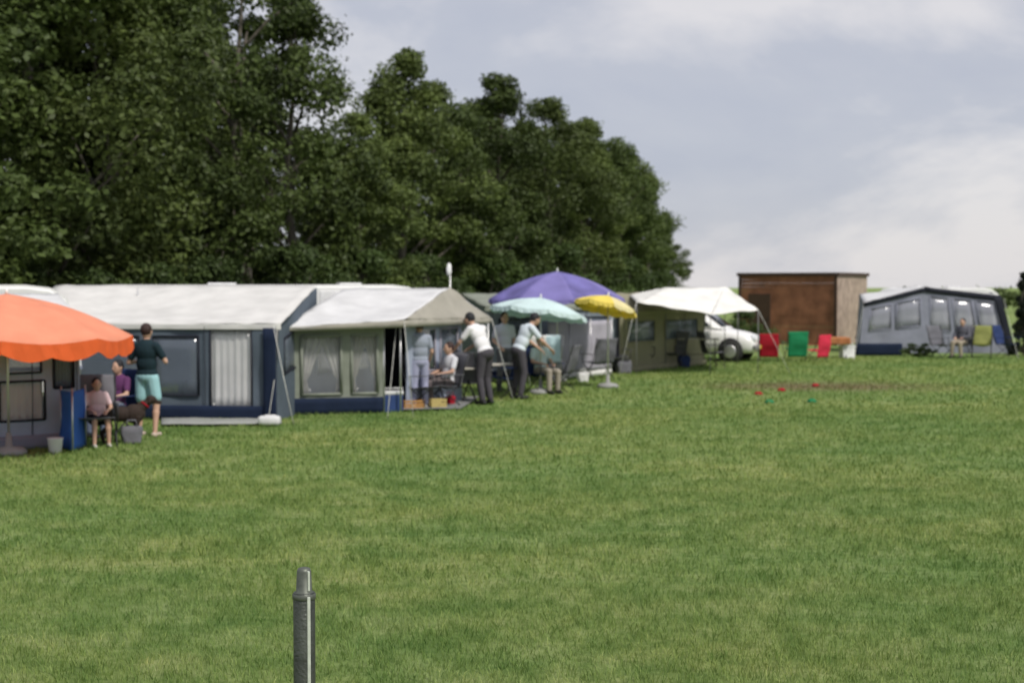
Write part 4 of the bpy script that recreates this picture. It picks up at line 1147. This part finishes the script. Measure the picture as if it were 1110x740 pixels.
def remeshed(name, bm, m, parent, voxel, sm=4):
    me = bpy.data.meshes.new('tmp'); bm.to_mesh(me); bm.free()
    o = bpy.data.objects.new('tmp', me); col.objects.link(o)
    r_ = o.modifiers.new('r', 'REMESH'); r_.mode = 'VOXEL'; r_.voxel_size = voxel; r_.use_smooth_shade = True
    s_ = o.modifiers.new('s', 'SMOOTH'); s_.factor = .5; s_.iterations = sm
    dg = bpy.context.evaluated_depsgraph_get()
    me2 = bpy.data.meshes.new_from_object(o.evaluated_get(dg))
    bpy.data.objects.remove(o); bpy.data.meshes.remove(me)
    me2.name = name; me2.materials.clear(); me2.materials.append(m)
    for p_ in me2.polygons: p_.use_smooth = True
    ob = bpy.data.objects.new(name, me2); col.objects.link(ob); ob.parent = parent
    return ob
def person(label, loc, rz, s, J, shirt, legs, hairm, sleeve='short', leglen='short', shoes=BLACKM, long_hair=False):
    """J: joints in metres for a 1.75 m figure facing -y (local). s scales the figure."""
    t_ = thing('person', label, 'person', loc, rz)
    t_.scale = (s, s, s)
    V = {k: Vector(v) for k, v in J.items()}
    up = (V['neck'] - V['pelvis']).normalized()
    rt = (V['shr'] - V['shl']).normalized()
    fw = up.cross(rt); fw = fw if fw.length else Vector((0, -1, 0))
    Mt = Matrix((rt, -fw.normalized(), up)).transposed()
    hd = V['head']; hu = (hd - V['neck']).normalized(); hf = V.get('face', Vector((0, -1, 0))).normalized()
    hu = (hu - hf * hu.dot(hf)).normalized(); hr = hf.cross(hu)
    Mh = Matrix((hr, -hf, hu)).transposed()
    bm = B()
    chest = V['pelvis'].lerp(V['neck'], .72); waist = V['pelvis'].lerp(V['neck'], .35)
    ell(bm, chest, (.165, .105, .19), Mt); ell(bm, waist, (.135, .095, .17), Mt); ell(bm, V['pelvis'], (.16, .11, .12), Mt)
    capsule(bm, V['shl'], V['shr'], .055, .055)
    capsule(bm, V['neck'] - up * .04, hd - hu * .04, .055, .052)
    ell(bm, hd, (.077, .098, .118), Mh); ell(bm, hd + Mh @ Vector((0, -.035, -.06)), (.05, .052, .05), Mh)
    capsule(bm, hd + Mh @ Vector((0, -.09, .012)), hd + Mh @ Vector((0, -.108, -.022)), .009, .014, 6)
    capsule(bm, hd + Mh @ Vector((-.02, -.088, -.052)), hd + Mh @ Vector((.02, -.088, -.052)), .007, .007, 6)
    for q in (-1, 1): ell(bm, hd + Mh @ Vector((q * .079, .005, -.005)), (.012, .02, .032), Mh)
    for q in 'lr':
        capsule(bm, V['sh' + q], V['el' + q], .05, .038); capsule(bm, V['el' + q], V['wr' + q], .038, .025)
        capsule(bm, V['hip' + q], V['kn' + q], .085, .055); capsule(bm, V['kn' + q], V['an' + q], .054, .036)
        mid = V['kn' + q].lerp(V['an' + q], .3); capsule(bm, mid, mid.lerp(V['an' + q], .3), .056, .045)
        an = V['an' + q]; capsule(bm, an - Vector((0, -.03, .04)), an + Vector((0, -.14, -.05)), .036, .026)
        # hand: palm, four fingers, thumb
        d = (V['wr' + q] - V['el' + q]).normalized(); side = d.cross(Vector((0, 0, 1)))
        side = side.normalized() if side.length > .2 else Vector((0, -1, 0))
        nn = d.cross(side)
        w_ = V['wr' + q]; palm = w_ + d * .055
        for k in (-.02, 0, .02): capsule(bm, w_ + d * .02 + side * k * .6, w_ + d * .085 + side * k, .017, .015, 6)
        for k, L in ((-.03, .068), (-.01, .08), (.01, .075), (.03, .058)):
            a = w_ + d * .085 + side * k; b2 = a + d * L * .5 + nn * .01; c3 = b2 + d * L * .42 + nn * .03
            capsule(bm, a, b2, .0095, .009, 6, 2); capsule(bm, b2, c3, .009, .008, 6, 2)
        a = w_ + d * .03 - side * .022; b2 = a - side * .028 + d * .03; capsule(bm, a, b2, .012, .011, 6, 2); capsule(bm, b2, b2 + d * .035 - side * .004, .011, .009, 6, 2)
    remeshed('body', bm, SKIN, t_, .0085, 2)
    for q in (-1, 1):
        bm = B(); ell(bm, hd + Mh @ Vector((q * .03, -.088, .012)), (.012, .008, .008), Mh); fin('eye', bm, BLACKM, t_, False, True)
    # hair
    bm = B(); ell(bm, hd + Mh @ Vector((0, .022, .03)), (.089, .098, .108), Mh)
    if long_hair: ell(bm, hd + Mh @ Vector((0, .07, -.08)), (.07, .05, .15), Mh)
    remeshed('hair', bm, hairm, t_, .012, 1)
    # top
    bm = B()
    ell(bm, chest, (.185, .128, .20), Mt); ell(bm, waist, (.168, .125, .18), Mt); ell(bm, V['pelvis'] + up * .03, (.178, .13, .10), Mt)
    capsule(bm, V['shl'], V['shr'], .068, .068)
    for q in 'lr':
        e_ = V['sh' + q].lerp(V['el' + q], .65 if sleeve == 'short' else 1.0); capsule(bm, V['sh' + q], e_, .068, .06)
        if sleeve == 'long': capsule(bm, V['el' + q], V['wr' + q], .054, .04)
    remeshed('shirt', bm, shirt, t_, .014, 2)
    bm = B(); ell(bm, V['pelvis'] - up * .02, (.182, .135, .12), Mt)
    for q in 'lr':
        if leglen == 'short':
            e_ = V['hip' + q].lerp(V['kn' + q], .72); capsule(bm, V['hip' + q], e_, .104, .098)
        else:
            capsule(bm, V['hip' + q], V['kn' + q], .100, .076); capsule(bm, V['kn' + q], V['an' + q] + Vector((0, 0, .02)), .074, .058)
    remeshed('trousers' if leglen != 'short' else 'shorts', bm, legs, t_, .014, 2)
    for q in 'lr':
        an = V['an' + q]; bm = B(); capsule(bm, an - Vector((0, -.04, .045)), an + Vector((0, -.15, -.05)), .043, .034)
        remeshed('shoe', bm, shoes, t_, .012, 1)
    return t_
STAND = dict(pelvis=(0, 0, .95), neck=(0, .02, 1.46), head=(0, -.01, 1.62), shl=(-.17, .02, 1.40), shr=(.17, .02, 1.40), ell=(-.24, .04, 1.12), elr=(.24, .04, 1.12), wrl=(-.22, -.12, .90), wrr=(.22, -.10, .92),
             hipl=(-.09, 0, .90), hipr=(.09, 0, .90), knl=(-.11, -.03, .50), knr=(.11, -.01, .50), anl=(-.12, .03, .085), anr=(.13, .02, .085))
def J(base, **k): d = dict(base); d.update(k); return d
HAIRD = mat('dark_brown_hair', (.035, .015, .012), rough=.6, bump=.5, bscale=80)
HAIRB = mat('black_hair', (.012, .012, .015), rough=.6, bump=.5, bscale=80)
HAIRL = mat('grey_blond_hair', (.35, .30, .22), rough=.6, bump=.5, bscale=80)
# 1: standing, dark top, aqua shorts, seen from behind left
person('person standing in dark green top and pale aqua shorts beside the orange parasol', (*G(160, 473).xy, 0), R(165), 1.0,
       J(STAND, ell=(-.30, -.04, 1.16), wrl=(-.16, -.24, 1.22), elr=(.30, .02, 1.14), wrr=(.20, -.22, 1.16), knl=(-.13, -.05, .5), anl=(-.15, .04, .085)), cloth('dark_green_cotton', (.012, .028, .036), trans=0), cloth('aqua_cotton', (.36, .62, .66), trans=.1), HAIRD, shoes=mat('sandals', (.5, .4, .33)))
# 2: child sitting in chair
SIT = dict(pelvis=(0, .12, .50), neck=(0, .20, .98), head=(0, .15, 1.14), shl=(-.16, .20, .93), shr=(.16, .20, .93), ell=(-.25, .10, .70), elr=(.25, .10, .70), wrl=(-.14, -.12, .66), wrr=(.14, -.12, .66),
           hipl=(-.09, .10, .50), hipr=(.09, .10, .50), knl=(-.12, -.34, .50), knr=(.12, -.34, .48), anl=(-.13, -.36, .09), anr=(.14, -.30, .09))
person('child in pale pink shirt and black shorts sitting beside the blue windbreak', (*G(107, 483).xy, 0), R(25), .78, SIT, cloth('pale_pink_cotton', (.74, .55, .57), trans=.1), cloth('black_cotton', (.015, .015, .02), trans=0), HAIRB, shoes=mat('pale_shoes', (.5, .48, .42)))
# 3: seated adult behind child, purple top
person('person in dark purple top sitting behind the pink shirted child', (*G(121, 473).xy, 0), R(-30), .93, J(SIT), cloth('purple_cotton', (.12, .04, .12), trans=0), cloth('grey_blue_denim', (.16, .19, .27), trans=0), HAIRB, 'short', 'long')
camp_chair('dark blue folding chair under the person in the purple top', (*G(121, 473).xy, 0), R(-30), DBLU)
# 4: leaning left, white shirt, dark trousers (by the table)
LEAN = dict(pelvis=(0, .05, .92), neck=(0, -.33, 1.30), head=(0, -.47, 1.40), face=(0, -.9, -.3), shl=(-.17, -.28, 1.27), shr=(.17, -.28, 1.27), ell=(-.22, -.42, 1.02), elr=(.22, -.42, 1.02), wrl=(-.16, -.62, .86), wrr=(.16, -.62, .84),
            hipl=(-.09, .04, .88), hipr=(.09, .04, .88), knl=(-.11, -.02, .48), knr=(.11, .0, .48), anl=(-.12, .06, .085), anr=(.12, .08, .085))
LEAN4 = J(LEAN, neck=(0, -.20, 1.38), head=(0, -.32, 1.50), shl=(-.18, -.16, 1.34), shr=(.18, -.16, 1.34), ell=(-.28, -.32, 1.10), elr=(.28, -.32, 1.10), wrl=(-.2, -.54, .95), wrr=(.22, -.54, .93))
WS = cloth('white_cotton', (.82, .81, .82), trans=.1)
DT = cloth('dark_trouser_cloth', (.07, .065, .075), trans=0)
person('person in white shirt and dark trousers bending left over the camping table', (*G(524, 438).xy, 0), R(-128), 1.1, LEAN4, WS, DT, HAIRB, 'short', 'long')
# 5: leaning right, pale shirt
person('person in pale blue white shirt bending right under the mint parasol', (*G(564, 432).xy, 0), R(118), 1.08, LEAN4, cloth('pale_blue_cotton', (.66, .73, .78), trans=.1), DT, HAIRB, 'short', 'long')
# 6: standing lilac grey person
person('person standing in pale lilac grey clothes at the side wall of the khaki tent', (*G(455, 443).xy, 0), R(200), .96, J(STAND, wrr=(.16, -.28, 1.0)), cloth('lilac_grey_cotton', (.30, .33, .40), trans=0), cloth('pale_lilac_cotton', (.36, .37, .50), trans=0), HAIRD, 'short', 'long', shoes=mat('pale_shoes', (.5, .48, .42)))
# 7: seated at right awning
person('person in grey clothes sitting in front of the black trimmed awning', (*G(1041, 388).xy, 0), R(-40), 1.0, SIT, cloth('grey_cotton', (.10, .10, .12), trans=0), cloth('beige_cotton', (.34, .29, .22), trans=0), HAIRB, 'long', 'long')
chair_at(1041, 388, 'grey folding chair under the person at the black trimmed awning', R(-40), GREYN)
# dog
dg_ = thing('dog', 'dark brown dog standing on the grass at the feet of the standing person', 'dog', (*G(133, 480).xy, 0), R(205))
DOG = mat('dark_dog_fur', (.03, .018, .013), rough=.8, bump=.6, bscale=60)
bm = B()
ell(bm, (-.17, 0, .43), (.17, .11, .145)); ell(bm, (.02, 0, .43), (.2, .10, .115)); ell(bm, (.22, 0, .43), (.14, .10, .12))
capsule(bm, (-.24, 0, .48), (-.38, 0, .60), .075, .06); ell(bm, (-.42, 0, .63), (.085, .065, .065)); capsule(bm, (-.46, 0, .61), (-.55, 0, .585), .038, .03)
for s in (-1, 1):
    capsule(bm, (-.40, s * .055, .66), (-.38, s * .085, .60), .022, .016)
    capsule(bm, (-.22, s * .07, .38), (-.19, s * .07, .2), .045, .026); capsule(bm, (-.19, s * .07, .2), (-.2, s * .07, .04), .024, .02); capsule(bm, (-.2, s * .07, .03), (-.24, s * .07, .025), .025, .022)
    capsule(bm, (.24, s * .07, .40), (.19, s * .075, .25), .065, .038); capsule(bm, (.19, s * .075, .25), (.30, s * .075, .16), .034, .022); capsule(bm, (.30, s * .075, .16), (.28, s * .075, .04), .021, .019); capsule(bm, (.28, s * .075, .03), (.24, s * .075, .025), .025, .022)
capsule(bm, (.34, 0, .48), (.50, 0, .56), .03, .014)
remeshed('body', bm, DOG, dg_, .009, 2)
bm = B(); M = Matrix.Translation((-.33, 0, .56)) @ Matrix.Rotation(R(-42), 4, 'Y'); lathe(bm, [(.070, -.012), (.074, -.012), (.074, .012), (.070, .012)], M=M); fin('collar', bm, RED, dg_, False)

# ------------------------------------------------------------------ belongings on the grass
chair_at(512, 436, 'dark folding chair on the grass between the hipped tent end and the first white shirt', R(150), GREYN)
chair_at(590, 426, 'dark blue folding chair under the person in the pale mint top', R(35), DBLU)
chair_at(648, 411, 'grey folding chair in front of the right half of the lilac windbreak', R(-150), GREYN)
chair_at(668, 405, 'black folding chair at the left front corner of the khaki tent with dark window', R(20), GREYN)
table('low folding table between the two people in white shirts', (*G(546, 429).xy, 0), R(15), .8, .55, .68, TOP, BLACKM)
# drying rack with towels
rk = thing('drying_rack', 'folding laundry drying rack standing behind the second white shirted person', 'drying rack', (*gx(590, 33.2).xy, 0), R(10))
for sx in (-.4, .4):
    bm = B(); tube(bm, [(sx, -.3, 0), (sx, .28, 1.15)], .012, 6); fin('leg', bm, ALU, rk, False)
    bm = B(); tube(bm, [(sx, .3, 0), (sx, -.28, 1.15)], .012, 6); fin('leg', bm, ALU, rk, False)
bm = B()
for sy in (-.28, -.1, .1, .28): tube(bm, [(-.42, sy, 1.15), (.42, sy, 1.15)], .008, 6)
fin('rail', bm, ALU, rk, False)
for x0, w_, m_, lab, sy in ((-.38, .36, WHITE, 'white towel hanging over the laundry rack', -.28), (.02, .34, cloth('pale_cyan_towel', (.50, .66, .72)), 'pale cyan towel hanging over the laundry rack', -.10)):
    def fn(u, v, x0=x0, w_=w_, sy=sy):
        L = (v - .5) * 1.3
        y = sy + (.02 if L > 0 else -.02) * min(1, abs(L) / .03)
        return Vector((x0 + w_ * u, y + .012 * math.sin(u * 11 + v * 3), 1.168 - abs(L) + .0))
    bm = B(); surf(bm, fn, 16, 26, .006); o = fin('towel', bm, m_); o.location = rk.location; o.rotation_euler.z = R(10); o.data.transform(Matrix.Identity(4)); tag(o, lab, 'towel')
# bags and bottles on the grass
def bag(label, x, y, m, s_=1.0, rz=0.3):
    t_ = thing('carrier_bag', label, 'bag', (*G(x, y).xy, 0), rz); t_.scale = (s_,) * 3
    bm = B(); box(bm, (0, 0, .17), (.38, .2, .33), bev=.06)
    bmesh.ops.subdivide_edges(bm, edges=bm.edges, cuts=2, use_grid_fill=True)
    for v in bm.verts: v.co += Vector((noise.noise(v.co * 7), noise.noise(v.co * 7 + Vector((5, 0, 0))), 0)) * .04
    fin('body', bm, m, t_, False, True)
    for sy in (-.07, .07):
        bm = B(); tube(bm, [(-.1, sy, .31), (-.07, sy, .44), (.07, sy, .44), (.1, sy, .31)], .01, 6); fin('handle', bm, m, t_, False)
bag('black bag on the grass by the lilac windbreak', 676, 405, GREYN, 1.1)
bag('dark blue bag on the grass beside the trestle table under the gazebo', 741, 398, DBLU)
bag('dark bag lying by the dog and the purple topped person', 143, 481, GREYN, .8)
bag('red bag standing on the grass right of the yellow slatted crate', 488, 440, RED, .6, 1.0)
bag('white bag on the grass below the yellow parasol', 632, 414, CURTAIN, .7)
chair_at(774, 398, 'dark folding chair under the right half of the gazebo, in front of the white car', R(100), GREYN)
person('person in lilac white shirt and grey trousers standing behind the low table', (*G(547, 425).xy, 0), R(20), 1.0, J(STAND, wrl=(-.2, -.3, 1.0)), cloth('lilac_white_cotton', (.62, .62, .72), trans=.05), cloth('grey_trouser_cloth', (.13, .13, .15), trans=0), HAIRD, 'short', 'long')
person('person in pale mint top and beige trousers sitting below the mint parasol', (*G(590, 426).xy, 0), R(35), .98, SIT, cloth('pale_mint_cotton', (.58, .68, .66), trans=.05), cloth('beige_trousers', (.34, .30, .25), trans=0), HAIRL, 'short', 'long')
# seated person in pale clothes
person('person in light grey shirt sitting before the pale blue side wall beside the camping table', (*G(479, 441).xy, 0), R(-60), .98, SIT, cloth('light_grey_cotton', (.62, .62, .66), trans=.05), cloth('brownish_cotton', (.12, .10, .10), trans=0), HAIRD, 'short', 'long')
camp_chair('dark folding chair under the person in the light grey shirt', (*G(479, 441).xy, 0), R(-60), GREYN)
# pegs with guy ropes
for k, (tx, ty, tD, fx, fy, lab) in enumerate(((533, 345, 29.4, 556, 434, 'guy rope from the right eave of the hipped roof'), (430, 347, 26.2, 420, 455, 'guy rope at the front pole between khaki window and beige hip'), (296, 351, 24.2, 318, 461, 'guy rope crossing the skirt gap, from the corner of the wide white roof'), (936, 331, 48.4, 925, 392, 'guy rope from the left eave of the black trimmed awning'), (1088, 323, 48.4, 1104, 390, 'guy rope from the right eave of the black trimmed awning'))):
    a = at(tx, ty, tD); f = G(fx, fy); t_ = thing('guy_rope', lab, 'guy rope', f, 0, 'guy ropes')
    bm = B(); tube(bm, [a, a.lerp(f, .5) - Vector((0, 0, .01)), f + Vector((0, 0, .04))], .006, 5); fin('cord', bm, mat('rope', (.6, .6, .55)), t_)
    bm = B(); tube(bm, [f - Vector((0, 0, .1)), f + Vector((0, 0, .07))], .008, 5); fin('peg', bm, STEEL, t_)
